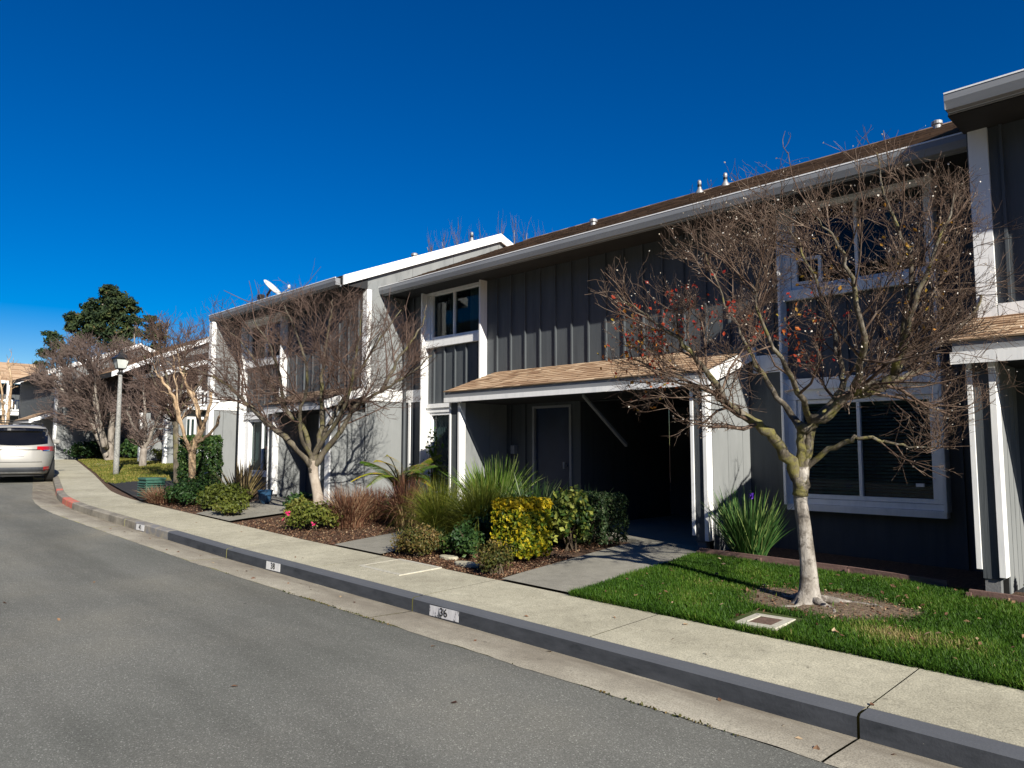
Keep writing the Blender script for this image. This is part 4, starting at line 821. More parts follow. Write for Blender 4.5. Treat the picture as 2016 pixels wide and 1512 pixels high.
LIMB_E=[[(-35.83,10.51,-0.38),(-35.98,10.28,0.29),(-36.25,9.91,1.07),(-36.6,9.47,1.86),(-37.11,8.86,2.64),(-37.48,8.44,3.09)],[(-35.74,10.61,-0.38),(-35.67,10.54,0.74),(-35.49,10.58,1.86),(-35.26,10.67,2.98),(-35.13,10.7,3.87)],[(-35.37,10.22,0.06),(-35.52,9.9,1.39),(-35.59,9.66,2.71),(-35.59,9.5,4.03)],[(-35.96,10.63,0.52),(-35.37,11.08,1.65),(-34.9,11.41,2.77),(-34.61,11.59,3.68)],[(-36.25,9.91,1.07),(-36.64,9.35,2.53),(-36.95,8.87,3.87)]]
LIMB_F=[[(-44.04,8.18,0.58),(-44.04,8.0,2.1),(-44.04,7.82,3.62)],[(-44.04,8.18,0.58),(-43.81,8.23,2.1),(-43.66,8.23,3.36),(-43.7,8.06,4.38)],[(-44.06,8.13,0.83),(-44.4,7.64,2.1),(-44.4,7.46,3.62)]]

def at0(x,y,o=0): return (x,y,float(H(x,y))+o)
# levels: (children, tmin, angle, length ratio, radius ratio, up bias, out bias, rmin, sides)
tree('ornamental_tree','bare lichen-covered tree on the near lawn with a few red and orange leaves left',
 [(-2.97,6.84,-1.43),(-2.955,6.83,-1.2),(-2.975,6.82,-.8),(-3.0,6.81,-.45),(-2.98,6.80,-.17)],[.085,.07,.062,.061,.075],
 [(l,*r) for l,r in zip(LIMB_A,((.066,.006),(.028,.005),(.052,.006),(.056,.006),(.06,.006),(.035,.005),(.045,.006),(.04,.005),(.036,.005),(.036,.005)))],
 BARK['A'],BARK['Alimb'],BARK['twigA'],(a_([-2.95,6.85,1.25]),a_([2.0,2.0,1.68])),
 [(2,.1,46,1.0,.5,.2,.20,.007,5),(6,.15,42,.66,.5,.18,.14,.0038,4),(6,.2,42,.58,.6,.16,.05,.0024,3),(3,.2,40,.52,.7,.14,.0,.0018,3)],seed=11,buds=1700,flare=.12,tipL=.66,roots=True,opn=.62,
 leaves=[((-4.2,5.75,.75),.75,190,.25,1,.032),((-3.95,6.3,1.35),.75,210,0,.35,.03),((-3.0,6.9,1.05),.55,140,0,.6,.03),((-2.3,6.7,1.4),.9,90,.8,1,.028)])
tree('ornamental_tree','wide bare tree with smooth tan trunk in the bark bed by the grey townhouse',
 [at0(-11.88,7.01,-.05),(-11.92,6.99,-.9),(-12.0,6.95,-.5),(-12.03,6.93,-.22)],[.11,.092,.085,.092],
 [(l,*r) for l,r in zip(LIMB_B,((.07,.009),(.06,.009),(.06,.009),(.066,.009),(.055,.008),(.052,.008),(.052,.008),(.036,.007),(.036,.007)))],
 BARK['B'],BARK['Blimb'],BARK['twigB'],(a_([-11.9,6.75,1.4]),a_([2.55,2.55,1.62])),
 [(2,.05,46,1.1,.5,.18,.26,.010,5),(6,.12,42,.68,.5,.16,.16,.0055,4),(6,.2,40,.62,.6,.14,.06,.0033,3),(4,.25,36,.58,.7,.10,.0,.0024,3)],seed=5,tipL=.95,opn=.75,flare=.05)
tree('pruned_tree','hard-pruned small tree with peeling tan branches beside the green utility cabinet',
 [at0(-16.2,6.45,-.05),(-16.22,6.45,-.7),(-16.25,6.43,-.12)],[.09,.07,.075],
 [(l,*r) for l,r in zip(LIMB_C,((.045,.022),(.052,.016),(.05,.028),(.038,.024),(.028,.012),(.032,.022)))],
 BARK['C'],BARK['C'],BARK['C'],(a_([-16.3,6.3,1.0]),a_([1.2,1.2,1.5])),
 [(1,.3,35,.6,.35,.2,.2,.009,4),(1,.3,40,.6,.6,.2,.1,.006,3)],seed=3,tipL=.5)
tree('ornamental_tree','tall thin-trunked bare tree with a purplish crown behind the pruned tree',
 [at0(-20.9,7.9,-.05),(-20.95,7.85,.2),(-20.9,7.8,1.0)],[.09,.075,.07],
 [[(-20.9,7.8,.6),(-21.4,7.5,1.6),(-21.8,7.2,2.6)],[(-20.9,7.8,.9),(-20.8,7.9,1.8),(-20.9,8.0,3.0)],[(-20.9,7.8,.9),(-20.5,8.2,1.7),(-20.2,8.6,2.6)],[(-20.9,7.8,1.0),(-21.1,7.5,2.2),(-20.8,7.2,3.0)]],
 BARK['Blimb'],BARK['Blimb'],BARK['twigB'],(a_([-20.9,7.8,2.4]),a_([1.6,1.6,1.5])),
 [(5,.05,45,1.0,.5,.22,.2,.012,4),(6,.1,40,.65,.5,.2,.12,.008,3),(5,.2,38,.6,.6,.15,.05,.006,3)],seed=21,lr=(.05,.02),tipL=.8)
tree('ornamental_tree','broad grey-brown bare tree with a forked trunk behind the street lamp',
 [at0(-35.7,10.6,-.05),(-35.72,10.58,-.42)],[.26,.24],
 [(LIMB_E[0],.2,.05),(LIMB_E[1],.18,.04),(LIMB_E[2],.11,.035),(LIMB_E[3],.1,.03),(LIMB_E[4],.09,.03),([(-35.6,10.4,0),(-35.2,9.9,1.4),(-34.9,9.6,2.8),(-34.8,9.4,3.8)],.1,.03)],
 BARK['far'],BARK['far'],BARK['twigE'],(a_([-36.1,10.1,2.6]),a_([3.0,3.0,2.7])),
 [(5,.05,46,1.1,.4,.2,.22,.022,4),(6,.1,40,.66,.5,.22,.16,.013,3),(5,.15,36,.62,.6,.2,.08,.009,3),(2,.2,38,.6,.7,.15,.0,.008,3)],seed=8,tipL=1.15,opn=1.3)
tree('ornamental_tree','small bare tree with a straight pale trunk between the lamp and the white porch posts',
 [at0(-29,9.7,-.05),(-28.98,9.71,.0)],[.13,.12],
 [(l,.08,.025) for l in LIMB_D],
 BARK['far'],BARK['far'],BARK['twigE'],(a_([-28.95,9.7,1.7]),a_([1.5,1.5,1.5])),
 [(5,.05,48,.9,.4,.15,.25,.014,4),(6,.1,42,.66,.5,.18,.15,.010,3),(5,.15,38,.62,.6,.15,.05,.008,3)],seed=9,tipL=.8)
tree('pruned_tree','tan hard-pruned tree behind the parked car at the left edge',
 [at0(-44.0,8.1,-.05),(-44.04,8.18,.7)],[.16,.14],[(l,.09,.04) for l in LIMB_F],
 BARK['C'],BARK['C'],BARK['C'],(a_([-44,8,3]),a_([1.5,1.5,2.2])),[(3,.2,38,.7,.35,.2,.2,.016,4),(3,.2,40,.6,.6,.2,.1,.011,3)],seed=13,tipL=.8)
# wispy tops beyond the left roof
for i,(x,y,zt,lab) in enumerate(((-36.5,31.5,14.1,'wispy bare tree top just left of the white gable peak'),(-33.4,33.8,14.4,'wispy bare tree top just right of the white gable peak'))):
    tr0=[(x,y,-1),(x,y,6),(x,y,9)]
    lim=[[(x,y,7.5),(x+dx*.5,y+dx*.5,10.5),(x+dx,y+dx,zt-abs(dx)*.5)] for dx in (-1.5,-.8,-.1,.5,1.1,1.7)]
    tree('poplar_tree',lab,tr0,[.3,.2,.15],lim,BARK['far'],BARK['far'],BARK['twigE'],(a_([x,y,11.]),a_([3.0,3.0,5.])),
     [(5,.2,25,1.2,.35,.5,.05,.014,3),(4,.2,22,.6,.6,.5,.0,.008,3)],seed=30+i,lr=(.06,.02),tipL=1.2,group='bare tree tops beyond the roof')
# ---------------- conifers ----------------
K['pine']=amat('pine_needle',[(0,(.010,.022,.011)),(.5,(.03,.05,.018)),(.85,(.07,.09,.025)),(1,(.11,.08,.035))],.75,.1)
def conifer(label,base,top,crown,seed,tufts,sz,trunkr=.5,lean=(0,0),group=None):
    gr=np.random.default_rng(seed); t=thing('pine_tree',base,label,'tree',group); B=a_(base,float); T=a_([base[0]+lean[0],base[1]+lean[1],top])
    tp=[B,B+(T-B)*.4+a_([.3,.2,0]),B+(T-B)*.7,T]; mb=MB(); mb.tube([tuple(p) for p in spline(tp,4)],list(np.linspace(trunkr,trunkr*.15,13)),8)
    C=[]
    for (cx_,cy_,cz_,rx,rz_,n) in crown:   # sub-crowns
        cc=a_([cx_,cy_,cz_]); q=np.clip((cz_-rz_*.8-B[2])/(T[2]-B[2]),.15,.95); st=B+(T-B)*q
        mb.tube([tuple(st),tuple((st+cc)/2+a_([0,0,.3])),tuple(cc)],[trunkr*.3,trunkr*.2,trunkr*.08],6)
        d=nrm(gr.normal(0,1,(n,3))); rad=gr.uniform(.55,1.0,n)[:,None]; c=cc+d*rad*a_([rx,rx,rz_]); C.append(c)
        for p in c[::5]: mb.tube([tuple(cc),tuple(p)],[trunkr*.07,trunkr*.03],4,cap=False)
    mb.build('trunk',BARK['far'],t,smooth=True)
    C=np.concatenate(C); pts=[];dr=[];rv=[]
    for c in C:
        q=gr.normal(0,1,(tufts,3)); q=nrm(q)*gr.uniform(.2,1,(tufts,1)); pts.append(c+q*a_([sz,sz,sz*.55])); dr.append(nrm(q+a_([0,0,.5]))); rv.append(np.clip(gr.uniform(.15,.75)+gr.normal(0,.15,tufts),0,1))
    P=np.concatenate(pts); D=np.concatenate(dr); V,F=leafquads(P,sz*.30,gr,2.2,D); npmesh('crown',V,F,K['pine'],t,np.concatenate(rv)); return t
vd=a_([-.957,.29,0]); rt=a_([.29,.957,0])    # along and across the line towards the far pines
def fp(px,py,d):  # point on the far hillside seen at this bearing and height
    l=(px-1008)/1450; e=(py-756)/1450; fw=a_([-.7044,.7044,.0872]); rg_=a_([.7071,.7071,0]); up=a_([.0616,-.0616,.9962]); return fw*d+rg_*l*d-up*e*d
def subs(lst,d,gr): 
    o=[]
    for (px,py,rp,n) in lst: p=fp(px,py,d+gr.uniform(-1,1)*rp*d/1450*.8); r=rp*d/1450; o.append((p[0],p[1],p[2],r,r*.62,n))
    return o
gr=np.random.default_rng(77)
big=[(225,585,26,44),(200,600,24,36),(245,600,20,26),(180,625,24,30),(215,625,26,32),(248,630,22,26),(155,645,22,28),(190,650,26,30),(230,655,26,30),(258,655,16,18),(145,625,14,14),(165,668,22,20),(240,680,20,18),(205,675,22,18),(175,605,14,12),(262,610,12,10),(212,570,12,12)]
p=fp(215,800,85); conifer('large dark spreading pine above the roofs at the left',(p[0],p[1],-.5),fp(220,575,85)[2],subs(big,85,gr),41,46,.66,.55)
p=fp(298,800,74); conifer('slender leaning pine with a tufted crown right of the large pine',(p[0],p[1],-.5),fp(300,625,74)[2],subs([(296,628,10,12),(305,645,14,18),(300,660,18,20),(315,662,12,12),(290,690,14,14),(310,685,14,12)],74,gr),42,30,.5,.3,lean=(.4,1.2))
p=fp(277,800,74); conifer('thin half-bare pine with a crooked trunk between the large pine and the slender pine',(p[0],p[1],-.5),fp(266,640,74)[2],subs([(264,632,8,8),(275,628,7,6),(281,640,6,5),(268,648,5,4)],74,gr),43,24,.36,.28,lean=(-.2,-.9))
p=fp(100,800,85); conifer('dark pine low behind the bare tree at the far left',(p[0],p[1],-.5),fp(100,655,85)[2],subs([(98,660,12,14),(110,672,16,18),(88,695,14,16),(125,690,20,20),(80,720,12,12)],85,gr),44,30,.6,.4)
# ---------------- shrubs and grasses ----------------
def lmat(name,st,tr=.25,ro=.5): 
    K[name]=amat(name,st,ro,tr); return K[name]
lmat('golden_hedge_leaf',[(0,(.05,.10,.01)),(.3,(.20,.24,.015)),(.6,(.50,.40,.02)),(1,(.62,.45,.02))]); lmat('dark_shrub_leaf',[(0,(.01,.03,.01)),(.6,(.03,.07,.018)),(1,(.08,.13,.03))])
lmat('variegated_leaf',[(0,(.012,.03,.010)),(.4,(.04,.085,.018)),(.62,(.22,.26,.05)),(1,(.46,.42,.09))]); lmat('box_leaf',[(0,(.012,.03,.01)),(.7,(.04,.075,.025)),(1,(.12,.14,.07))])
lmat('rusty_shrub_leaf',[(0,(.03,.045,.012)),(.4,(.08,.085,.02)),(.8,(.19,.12,.04)),(1,(.30,.24,.12))]); lmat('olive_shrub_leaf',[(0,(.03,.05,.01)),(.6,(.11,.13,.02)),(1,(.22,.2,.05))])
lmat('bright_green_blade',[(0,(.05,.12,.012)),(.6,(.13,.22,.03)),(1,(.30,.36,.12))],.3); lmat('olive_blade',[(0,(.035,.06,.006)),(.5,(.10,.125,.012)),(1,(.22,.22,.04))],.3)
lmat('brown_blade',[(0,(.045,.018,.014)),(.5,(.12,.05,.032)),(.85,(.25,.14,.08)),(1,(.42,.31,.19))],.25); lmat('dark_blade',[(0,(.012,.035,.01)),(.7,(.04,.08,.02)),(1,(.16,.2,.1))],.2)
lmat('straw_blade',[(0,(.3,.2,.09)),(1,(.55,.42,.22))],.2); lmat('iris_blade',[(0,(.03,.09,.02)),(.6,(.08,.17,.045)),(1,(.25,.32,.1))],.25); lmat('phormium_blade',[(0,(.07,.045,.03)),(.6,(.17,.13,.06)),(1,(.36,.28,.13))],.2)
lmat('frond_leaf',[(0,(.03,.08,.008)),(.6,(.10,.19,.015)),(.9,(.28,.33,.03)),(1,(.5,.33,.03))],.3); K['purple']=nmat('purple_petal',[(.3,(.10,.03,.4)),(.7,(.18,.06,.55))],20); K['pink']=nmat('pink_petal',[(.3,(.75,.02,.16)),(.7,(.85,.06,.25))],20)
K['stem']=nmat('shrub_stem',[(.3,(.06,.045,.03)),(.7,(.12,.09,.06))],10)
def leafy(name,label,x,y,rx,ry,h,mat,n,sz,seed=1,box=False,clump=14,group=None,cat='shrub',z0=0,elong=1.6,lo=0,hi=1,topyel=False,rag=.12):
    gr=np.random.default_rng(seed); z=float(H(x,y)); t=thing(name,(x,y,z),label,cat,group); 
    if box:
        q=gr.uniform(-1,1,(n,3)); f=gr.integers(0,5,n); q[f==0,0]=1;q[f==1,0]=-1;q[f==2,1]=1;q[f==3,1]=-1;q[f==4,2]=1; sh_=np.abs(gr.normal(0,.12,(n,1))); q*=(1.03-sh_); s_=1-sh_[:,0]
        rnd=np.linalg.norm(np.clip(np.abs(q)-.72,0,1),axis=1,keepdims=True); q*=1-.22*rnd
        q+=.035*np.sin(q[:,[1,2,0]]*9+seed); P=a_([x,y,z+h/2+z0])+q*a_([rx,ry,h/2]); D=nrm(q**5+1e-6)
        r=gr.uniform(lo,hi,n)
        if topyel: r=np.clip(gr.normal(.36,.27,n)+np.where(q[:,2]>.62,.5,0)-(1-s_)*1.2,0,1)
    else:
        k=max(3,n//90); cc=nrm(gr.normal(0,1,(k,3))); cc[:,2]=np.abs(cc[:,2])*1.0-.15; cc*=gr.uniform(.45,.82,(k,1)); ci=gr.integers(0,k,n)
        q=cc[ci]+nrm(gr.normal(0,1,(n,3)))*gr.uniform(.05,.34+rag,(n,1)); keep=q[:,2]>-.35; q=q[keep]; ci=ci[keep]; P=a_([x,y,z+z0+h*.30])+q*a_([rx,ry,h*.68]); D=nrm(q-cc[ci]*.5)
        P[:,2]=np.maximum(P[:,2],z+.015); r=np.clip(gr.uniform(lo,hi,k)[ci]*.6+gr.uniform(lo,hi,len(ci))*.4,0,1)
    V,F=leafquads(P,sz,gr,elong,D,jit=1.6); npmesh('foliage',V,F,mat,t,r)
    mb=MB(); 
    for i in range(clump):
        p=P[gr.integers(0,len(P))]; b=(x+gr.normal(0,rx*.15),y+gr.normal(0,ry*.15),z-.03); m_=((b[0]+p[0])/2+gr.normal(0,.02),(b[1]+p[1])/2+gr.normal(0,.02),(b[2]+p[2])/2+.04); mb.tube([b,m_,tuple(p)],[.011,.008,.004],5)
    mb.build('stems',K['stem'],t); return t
def blades(name,label,x,y,rb,h,spread,n,w,mat,seed=1,droop=.6,group=None,cat='ornamental grass',parent=None,lo=0,hi=1,stiff=1.6,part='blades',hv=.35):
    gr=np.random.default_rng(seed); z=float(H(x,y)); t=parent or thing(name,(x,y,z),label,cat,group)
    k=6; az=gr.uniform(0,2*math.pi,n); rr=np.sqrt(gr.uniform(0,1,n))*rb; b=np.stack([x+rr*np.cos(az),y+rr*np.sin(az),np.full(n,z-.01)],1); az2=az+gr.normal(0,.6,n); od=np.stack([np.cos(az2),np.sin(az2),np.zeros(n)],1); sdv=np.stack([-np.sin(az2),np.cos(az2),np.zeros(n)],1)
    tt=np.linspace(0,1,k)[None,:,None]; hh=(h*gr.uniform(1-hv*1.6,1.02,n))[:,None,None]; ss=(spread*np.abs(gr.normal(.55,.35,n)))[:,None,None]; dr=(droop*gr.uniform(.4,1.3,n))[:,None,None]*ss/max(spread,1e-6)
    C=b[:,None,:]+od[:,None,:]*ss*tt**stiff+a_([0,0,1.])*hh*(tt-dr*.55*tt**3)
    tw=gr.uniform(0,math.pi,n); wd=nrm(sdv*np.cos(tw*.5)[:,None]+od*np.sin(tw*.5)[:,None])[:,None,:]; W_=w*gr.uniform(.6,1.2,n)[:,None,None]*np.array([.75,1,1,.85,.55,.06])[None,:,None]*.5
    V=np.stack([C-wd*W_,C+wd*W_],2).reshape(-1,3); base=(np.arange(n)*k*2)[:,None]; i=np.arange(k-1)[None,:]; F=np.stack([base+2*i,base+2*i+1,base+2*i+3,base+2*i+2],-1).reshape(-1,4)
    npmesh(part,V,F,mat,t,np.repeat(gr.uniform(lo,hi,n),k-1)); return t
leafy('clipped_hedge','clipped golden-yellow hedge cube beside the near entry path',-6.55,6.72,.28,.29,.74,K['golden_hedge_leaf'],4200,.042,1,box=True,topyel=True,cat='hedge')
leafy('variegated_shrub','taller loose shrub with large yellow-blotched leaves right behind the golden hedge',-6.5,7.6,.36,.32,.9,K['variegated_leaf'],1100,.065,2,rag=.2)
leafy('clipped_hedge','dark clipped box hedge at the black porch opening',-6.55,8.25,.34,.34,.70,K['box_leaf'],5200,.026,3,box=True,cat='hedge')
leafy('dark_shrub','dark green shrub between the yellow-blotched shrub and the box hedge',-6.75,8.0,.34,.3,.66,K['dark_shrub_leaf'],1500,.04,62)
leafy('dark_shrub','dark green filler shrub left of the golden hedge',-7.35,6.95,.36,.4,.62,K['dark_shrub_leaf'],1700,.045,4)
leafy('dark_shrub','dark green shrub hidden behind the golden hedge',-7.3,7.7,.5,.4,.7,K['dark_shrub_leaf'],2000,.05,5)
leafy('dark_shrub','low dark green growth filling the bed between the olive grasses and golden hedge',-7.2,6.35,.34,.3,.42,K['dark_shrub_leaf'],1500,.035,61)
leafy('low_shrub','low rusty brown-green shrub in the bed corner by the sidewalk vault',-7.72,5.98,.42,.30,.42,K['rusty_shrub_leaf'],5000,.021,6)
leafy('low_shrub','small twiggy shrub in the near corner of the bed below the golden hedge',-6.12,5.86,.24,.24,.42,K['rusty_shrub_leaf'],2600,.02,7,hi=.8)
blades('strappy_plant','pale green fountain-like clump standing tallest before the black porch',-8.5,8.1,.16,1.26,.72,560,.026,K['bright_green_blade'],8,.4,cat='strappy plant',stiff=1.2,hv=.3)
t_=blades('strappy_plant','dark strappy clump in front of the navy door',-7.75,8.2,.2,1.0,.7,360,.026,K['dark_blade'],9,.5,cat='strappy plant',stiff=1.3)
blades('strappy_plant','dark strappy clump in the porch shade behind the variegated shrub',-6.95,8.35,.15,.85,.6,150,.028,K['dark_blade'],10,.6,cat='strappy plant',stiff=1.3)
blades('fountain_grass','tall olive-green arching grass, left of the pair',-8.45,6.95,.16,1.05,.72,2400,.008,K['olive_blade'],11,1.25,stiff=1.9,group='olive grasses')
blades('fountain_grass','tall olive-green arching grass, right of the pair',-7.62,7.0,.16,1.1,.75,2400,.008,K['olive_blade'],12,1.25,stiff=1.9,group='olive grasses')
for (x,y,h,lab,sd_) in ((-11.1,7.65,.68,'short rust-brown dried grass below the fern fronds',13),(-9.9,7.45,1.0,'taller rust-brown dried grass between the fern and the olive grasses',14)):
    t_=blades('dried_grass',lab,x,y,.2,h,.55,1100,.014,K['brown_blade'],sd_,1.5,hi=.8,stiff=2.3,group='rust-brown grasses'); blades('','',x,y,.2,h*.55,.12,500,.012,K['straw_blade'],sd_+50,.1,parent=t_,part='straw')
blades('dried_grass','loose golden grass beside the foot of the tan trunk',-10.6,6.8,.22,.78,.5,1300,.010,K['brown_blade'],15,.8,lo=.3,group='rust-brown grasses')
blades('dried_grass','low straw-brown grass next to the green utility cabinet',-16.4,5.95,.3,.42,.5,900,.010,K['brown_blade'],16,.8,lo=.4)
blades('strappy_plant','small bright green clump between the brown grasses',-10.7,7.9,.18,.5,.4,420,.018,K['iris_blade'],17,.8,cat='strappy plant')
blades('strappy_plant','green tuft at the foot of the olive grasses',-7.9,6.3,.12,.38,.4,260,.014,K['dark_blade'],18,.6,cat='strappy plant',hi=1)
# iris
t_=blades('iris_plant','tall green iris clump with one purple flower left of the near tree trunk',-4.48,8.66,.18,.92,.40,420,.020,K['iris_blade'],19,.25,cat='iris',stiff=1.1)
fx_,fy_,fz_=-4.36,8.5,-.58; gr=np.random.default_rng(4); C=a_([fx_,fy_,fz_])+gr.normal(0,.014,(16,3)); V,F=leafquads(C,.036,gr,1.4); npmesh('flower',V,F,K['purple'],t_)
blades('phormium','bronze sword-leaved plant in front of the left townhouse wing',-15.1,7.05,.12,1.0,.62,80,.045,K['phormium_blade'],20,.15,cat='phormium',stiff=1.05)
leafy('dark_shrub','dense mixed green shrub below the bronze sword leaves',-14.3,6.35,.62,.5,.6,K['olive_shrub_leaf'],2600,.04,21,hi=.7)
leafy('low_shrub','low yellow-green shrub at the sidewalk edge before the left entry path',-13.35,6.0,.38,.26,.3,K['olive_shrub_leaf'],1400,.035,22)
leafy('dark_shrub','dark green shrub around the foot of the pruned tree',-15.7,6.3,.75,.6,.62,K['dark_shrub_leaf'],3000,.045,23)
leafy('dark_shrub','dark camellia-like shrub left of the tan trunk',-12.75,7.15,.42,.34,.44,K['dark_shrub_leaf'],1500,.045,24)
leafy('low_shrub','yellow-green leafy shrub just left of the tan trunk',-12.1,6.75,.32,.26,.42,K['olive_shrub_leaf'],1100,.05,25,lo=.3)
t_=leafy('flowering_shrub','olive shrub with bright pink flowers at the foot of the tan trunk',-10.9,6.25,.55,.4,.5,K['olive_shrub_leaf'],2600,.035,26,cat='flowering shrub'); gr=np.random.default_rng(5)
C=np.concatenate([a_(c)+gr.normal(0,s,(n_,3)) for c,s,n_ in (((-10.75,5.78,-1.0),.02,16),((-10.2,5.9,-1.15),.018,6),((-11.0,5.85,-1.12),.012,5))]); V,F=leafquads(C,.032,gr,1.2); npmesh('flowers',V,F,K['pink'],t_)
leafy('columnar_shrub','tall dark clipped shrub behind the pruned tree trunk',-18.3,7.45,.42,.42,1.35,K['dark_shrub_leaf'],4200,.06,27,box=True,lo=.2)
leafy('dark_shrub','dark bush under the eaves just right of the lamp base',-36.6,12.0,.9,.8,1.2,K['dark_shrub_leaf'],2600,.11,28)
leafy('dark_shrub','dark low bushes against the shaded end wall beyond the car',-38.6,10.6,.6,1.1,.9,K['dark_shrub_leaf'],2600,.10,29)
leafy('low_shrub','grey-green twiggy bush against the pale wall right of the thin tree',-32.2,11.4,.4,.4,.6,K['olive_shrub_leaf'],700,.06,30)
leafy('low_shrub','small leafy shrub at the right picture edge by the charcoal porch wall',-1.45,8.3,.14,.16,.34,K['variegated_leaf'],260,.045,31)
leafy('nandina_shrub','wispy shrub with a few light leaves in front of the narrow lower window',-11.9,9.55,.35,.22,1.5,K['bright_green_blade'],260,.06,32,rag=.3,z0=.15)
# fern fronds
gr=np.random.default_rng(9); x,y=-11.45,8.45; z=float(H(x,y)); t_=thing('sword_fern',(x,y,z),'large arching fern with yellow-green fronds against the pale side wall','fern'); V=[];F=[];r=[]; mb=MB()
for i in range(15):
    az=i*2.4+gr.normal(0,.2); L=gr.uniform(1.0,1.4); o=a_([math.cos(az),math.sin(az),0]); s_=a_([-o[1],o[0],0]); rv=gr.uniform(.25,1); pts=[]
    for k in range(44):
        u=k/43; c=a_([x,y,z+.42])+o*L*u**1.2*.75+a_([0,0,1])*L*(.95*u-.62*u*u*(1+.4*math.sin(i))); pts.append(tuple(c))
        if k>4:
            wl=.19*math.sin(math.pi*min(1,u*1.02))**.6+.01; 
            for sg in (-1,1):
                tip=c+s_*sg*wl+o*.05-a_([0,0,.035]); n_=len(V); V+=[c-o*.02,tip-o*.006,tip+o*.012,c+o*.02]; F.append((n_,n_+1,n_+2,n_+3)); r.append(min(1,max(0,rv+gr.normal(0,.1))))
    mb.tube(pts[::6],[.012]*4+[.008]*4,5)
npmesh('fronds',V,F,K['frond_leaf'],t_,r); mb.build('stalks',K['stem'],t_)
# ---------------- lawn grass ----------------
def lawn(name,label,n,xr,yr,hh,w,mat,mask,seed,lean=.5):
    gr=np.random.default_rng(seed); x=gr.uniform(*xr,n); y=gr.uniform(*yr,n)
    k=mask(x,y,gr); x=x[k];y=y[k];n=len(x); z=H(x,y)-.004; cl=np.sin(x*3.1+1)*np.sin(y*4.3)+np.sin(x*7.7+y*5)*.5+gr.normal(0,.25,n); dry=np.exp(-((x+2.0)**2/.25+(y-6.25)**2/.06))+np.exp(-((x+3.9)**2/.12+(y-6.9)**2/.05))
    h=hh*gr.uniform(.55,1.15,n)*(1+.13*cl); az=gr.uniform(0,6.28,n); o=np.stack([np.cos(az),np.sin(az),np.zeros(n)],1); s=np.stack([-o[:,1],o[:,0],np.zeros(n)],1); b=np.stack([x,y,z],1); ln=(h*lean*gr.uniform(.1,1.5,n))[:,None]
    m=b+o*ln*.35+a_([0,0,1])*(h*.6)[:,None]; tp=b+o*ln+a_([0,0,1])*h[:,None]; ww=(w*gr.uniform(.7,1.3,n))[:,None]*.5
    V=np.stack([b-s*ww,b+s*ww,m+s*ww*.8,m-s*ww*.8,tp],1).reshape(-1,3); q=np.arange(n)*5; F1=np.stack([q,q+1,q+2,q+3],1); F2=np.stack([q+3,q+2,q+4,q+4],1)
    me_r=np.clip(.42+.16*cl+gr.normal(0,.17,n)+dry*.5,0,1)
    me=bpy.data.meshes.new(name); me.vertices.add(len(V)); me.vertices.foreach_set('co',V.astype(np.float32).ravel())
    T=np.concatenate([np.stack([q,q+1,q+2],1),np.stack([q,q+2,q+3],1),np.stack([q+3,q+2,q+4],1)]); me.loops.add(T.size); me.loops.foreach_set('vertex_index',T.astype(np.int32).ravel()); me.polygons.add(len(T)); me.polygons.foreach_set('loop_start',np.arange(0,T.size,3,dtype=np.int32)); me.update(calc_edges=True)
    a=me.attributes.new('r','FLOAT','FACE'); a.data.foreach_set('value',np.tile(me_r,3).astype(np.float32)); ob=link(name,me,mat); tag(ob,label,'grass',kind='stuff'); return ob
def m1(x,y,gr):
    v=gr.normal(0,.02,len(x)); an=np.arctan2((y-6.92)/.60,(x+2.85)/.76); rr_=np.hypot((x+2.85)/.76,(y-6.92)/.60); q=1+.12*np.sin(2*an+1)+.08*np.sin(5*an); 
    thin=.72+.28*np.clip(np.sin(x*2.3+.5)*np.sin(y*3.1+x)+.6+.5*np.sin(x*9.1)*np.sin(y*8.3),0,1); return (gr.random(len(x))<thin)&(x>-4.84-.07*(y-5.6)+v)&(y<8.33)&((rr_>q*.95+gr.normal(0,.10,len(x)))|(gr.random(len(x))<.012))&~((np.abs(x+2.98)<.24)&(np.abs(y-6.0)<.29))
lawn('lawn_grass','short green lawn grass between the sidewalk and the dark window wall',175000,(-5.1,-.2),(5.67,8.33),.052,.0065,K['bladeN'],m1,51)
lawn('lawn_fringe','grass blades leaning over the sidewalk edge',5000,(-4.85,-.2),(5.63,5.70),.06,.007,K['bladeN'],lambda x,y,gr:x>-10,53,lean=1.3)
def m2(x,y,gr): return (y-yk(x)>1.22)&(x< -17.8-.3*(y-6))&~((y<8.25)&(x>-21.9-.5*(y-6.7)))&(gr.random(len(x))<.9)
lawn('far_lawn_grass','yellow-green patchy lawn around the street lamp',60000,(-38,-20.5),(6.6,13),.06,.02,K['bladeF'],m2,52)
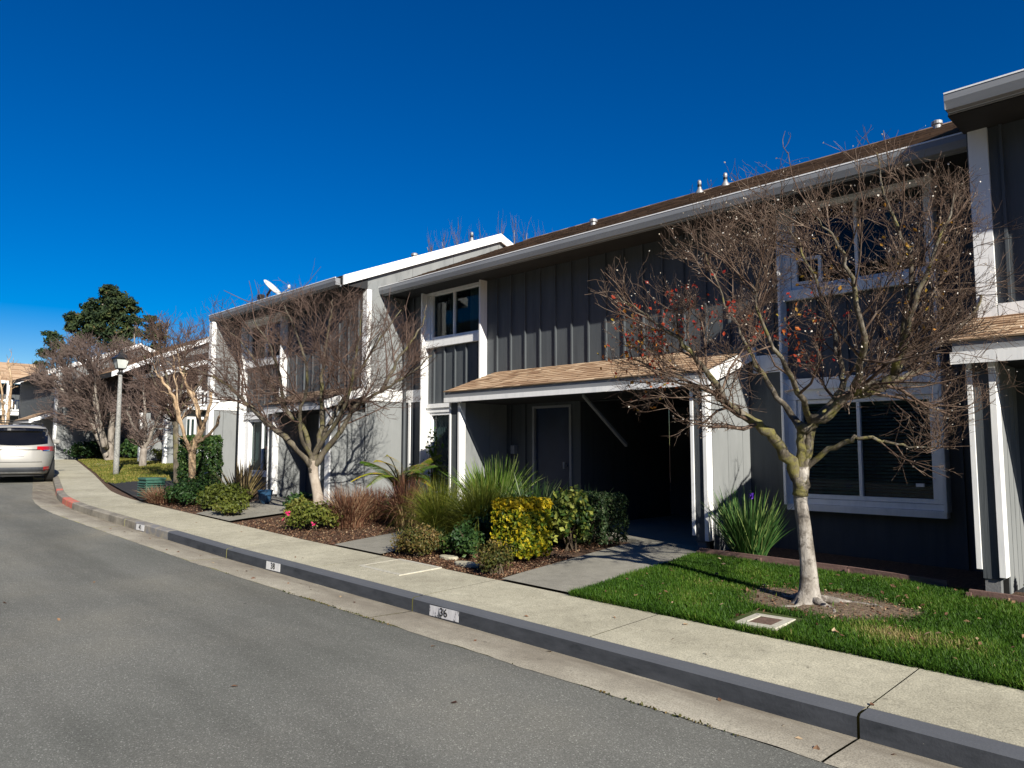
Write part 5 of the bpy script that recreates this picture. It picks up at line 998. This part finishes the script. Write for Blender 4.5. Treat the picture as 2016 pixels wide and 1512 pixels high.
# leaf litter on the bark beds and a few fallen leaves
gr=np.random.default_rng(61)
def litter(name,label,n,boxes,sz,mat,off=.008,lo=0,hi=1):
    P=[]
    for (x0,x1,y0,y1,w) in boxes:
        k=int(n*w); x=gr.uniform(x0,x1,k); y=gr.uniform(y0,y1,k); P.append(np.stack([x,y,H(x,y)+off-.02+gr.uniform(0,.02,k)],1))
    P=np.concatenate(P); V,F=leafquads(P,sz,gr,1.8,np.tile(a_([0,0,1.]),(len(P),1)),jit=.7); o=npmesh(name,V,F,mat,None,gr.uniform(lo,hi,len(F))); tag(o,label,'leaf litter',kind='stuff')
litter('leaf_litter','dry brown leaf litter and bark chips scattered over the flower beds',26000,[(-8.1,-5.95,5.68,7.2,.38),(-8.4,-6.3,7.2,8.6,.1),(-12.5,-9.3,5.68,8.0,.40),(-17,-13,5.7,7,.12)],.018,K['litter'],.0)
litter('dirt_litter','small dry leaves on the bare dirt round the near trunk',700,[(-3.7,-2.0,6.35,7.5,1)],.02,K['litter'],.03,.3,1)
litter('lawn_leaves','few small brown leaves and bare crumbs lying in the lawn',170,[(-4.7,-.6,5.8,8.2,1)],.028,K['litter'],.055,.3,1)
P=[]
for i in range(48):
    x=gr.uniform(-14,-1.3); v=gr.choice([gr.uniform(-.45,-.03),gr.uniform(.2,1.1),gr.uniform(-4,-.6)],p=[.55,.3,.15]); y=float(yk(x))+v; P.append((x,y,float(zr(x))+(float(prof(v)) if v>-.5 else 0)+.008))
P=a_(P); V,F=leafquads(P,.03,gr,1.6,np.tile(a_([0,0,1.]),(len(P),1)),jit=.5); tag(npmesh('fallen_leaves',V,F,K['litter'],None,gr.uniform(.1,1,len(F))),'scattered fallen leaves on the gutter, sidewalk and road','fallen leaves',kind='stuff')
# stepping stone in the bed and a dead twig
for (x,y,rx,ry,lab) in ((-6.75,5.98,.20,.10,'flat pale stone in the bark bed nearest the golden hedge'),(-7.25,6.12,.16,.08,'flat pale stone in the bark bed near the low rusty shrub')):
    z=float(H(x,y)); o=MB().lathe((0,0,0),[(1,-.02),(1,.012),(.9,.02)],12).build('stepping_stone',K['walk']); o.location=(x,y,z); o.scale=(rx,ry,1); tag(o,lab,'stone','flat stones in the bark bed')
# moss and weeds in the crack between asphalt and gutter
gr=np.random.default_rng(88); P=[]
for i in range(900):
    x=-gr.uniform(.4,9)**1.0; c_=math.sin(x*1.7)+.6*math.sin(x*4.1); 
    if c_<gr.uniform(-.2,1.2): continue
    y=float(yk(x))-.515+gr.normal(0,.008); P.append((x,y,float(zr(x))+.006+abs(gr.normal(0,.004))))
P=a_(P); V,F=leafquads(P,.014,gr,1.4); tag(npmesh('crack_moss',V,F,K['rusty_shrub_leaf'],None,gr.uniform(0,.8,len(F))),'thin moss and weeds in the crack between asphalt and gutter','moss',kind='stuff')
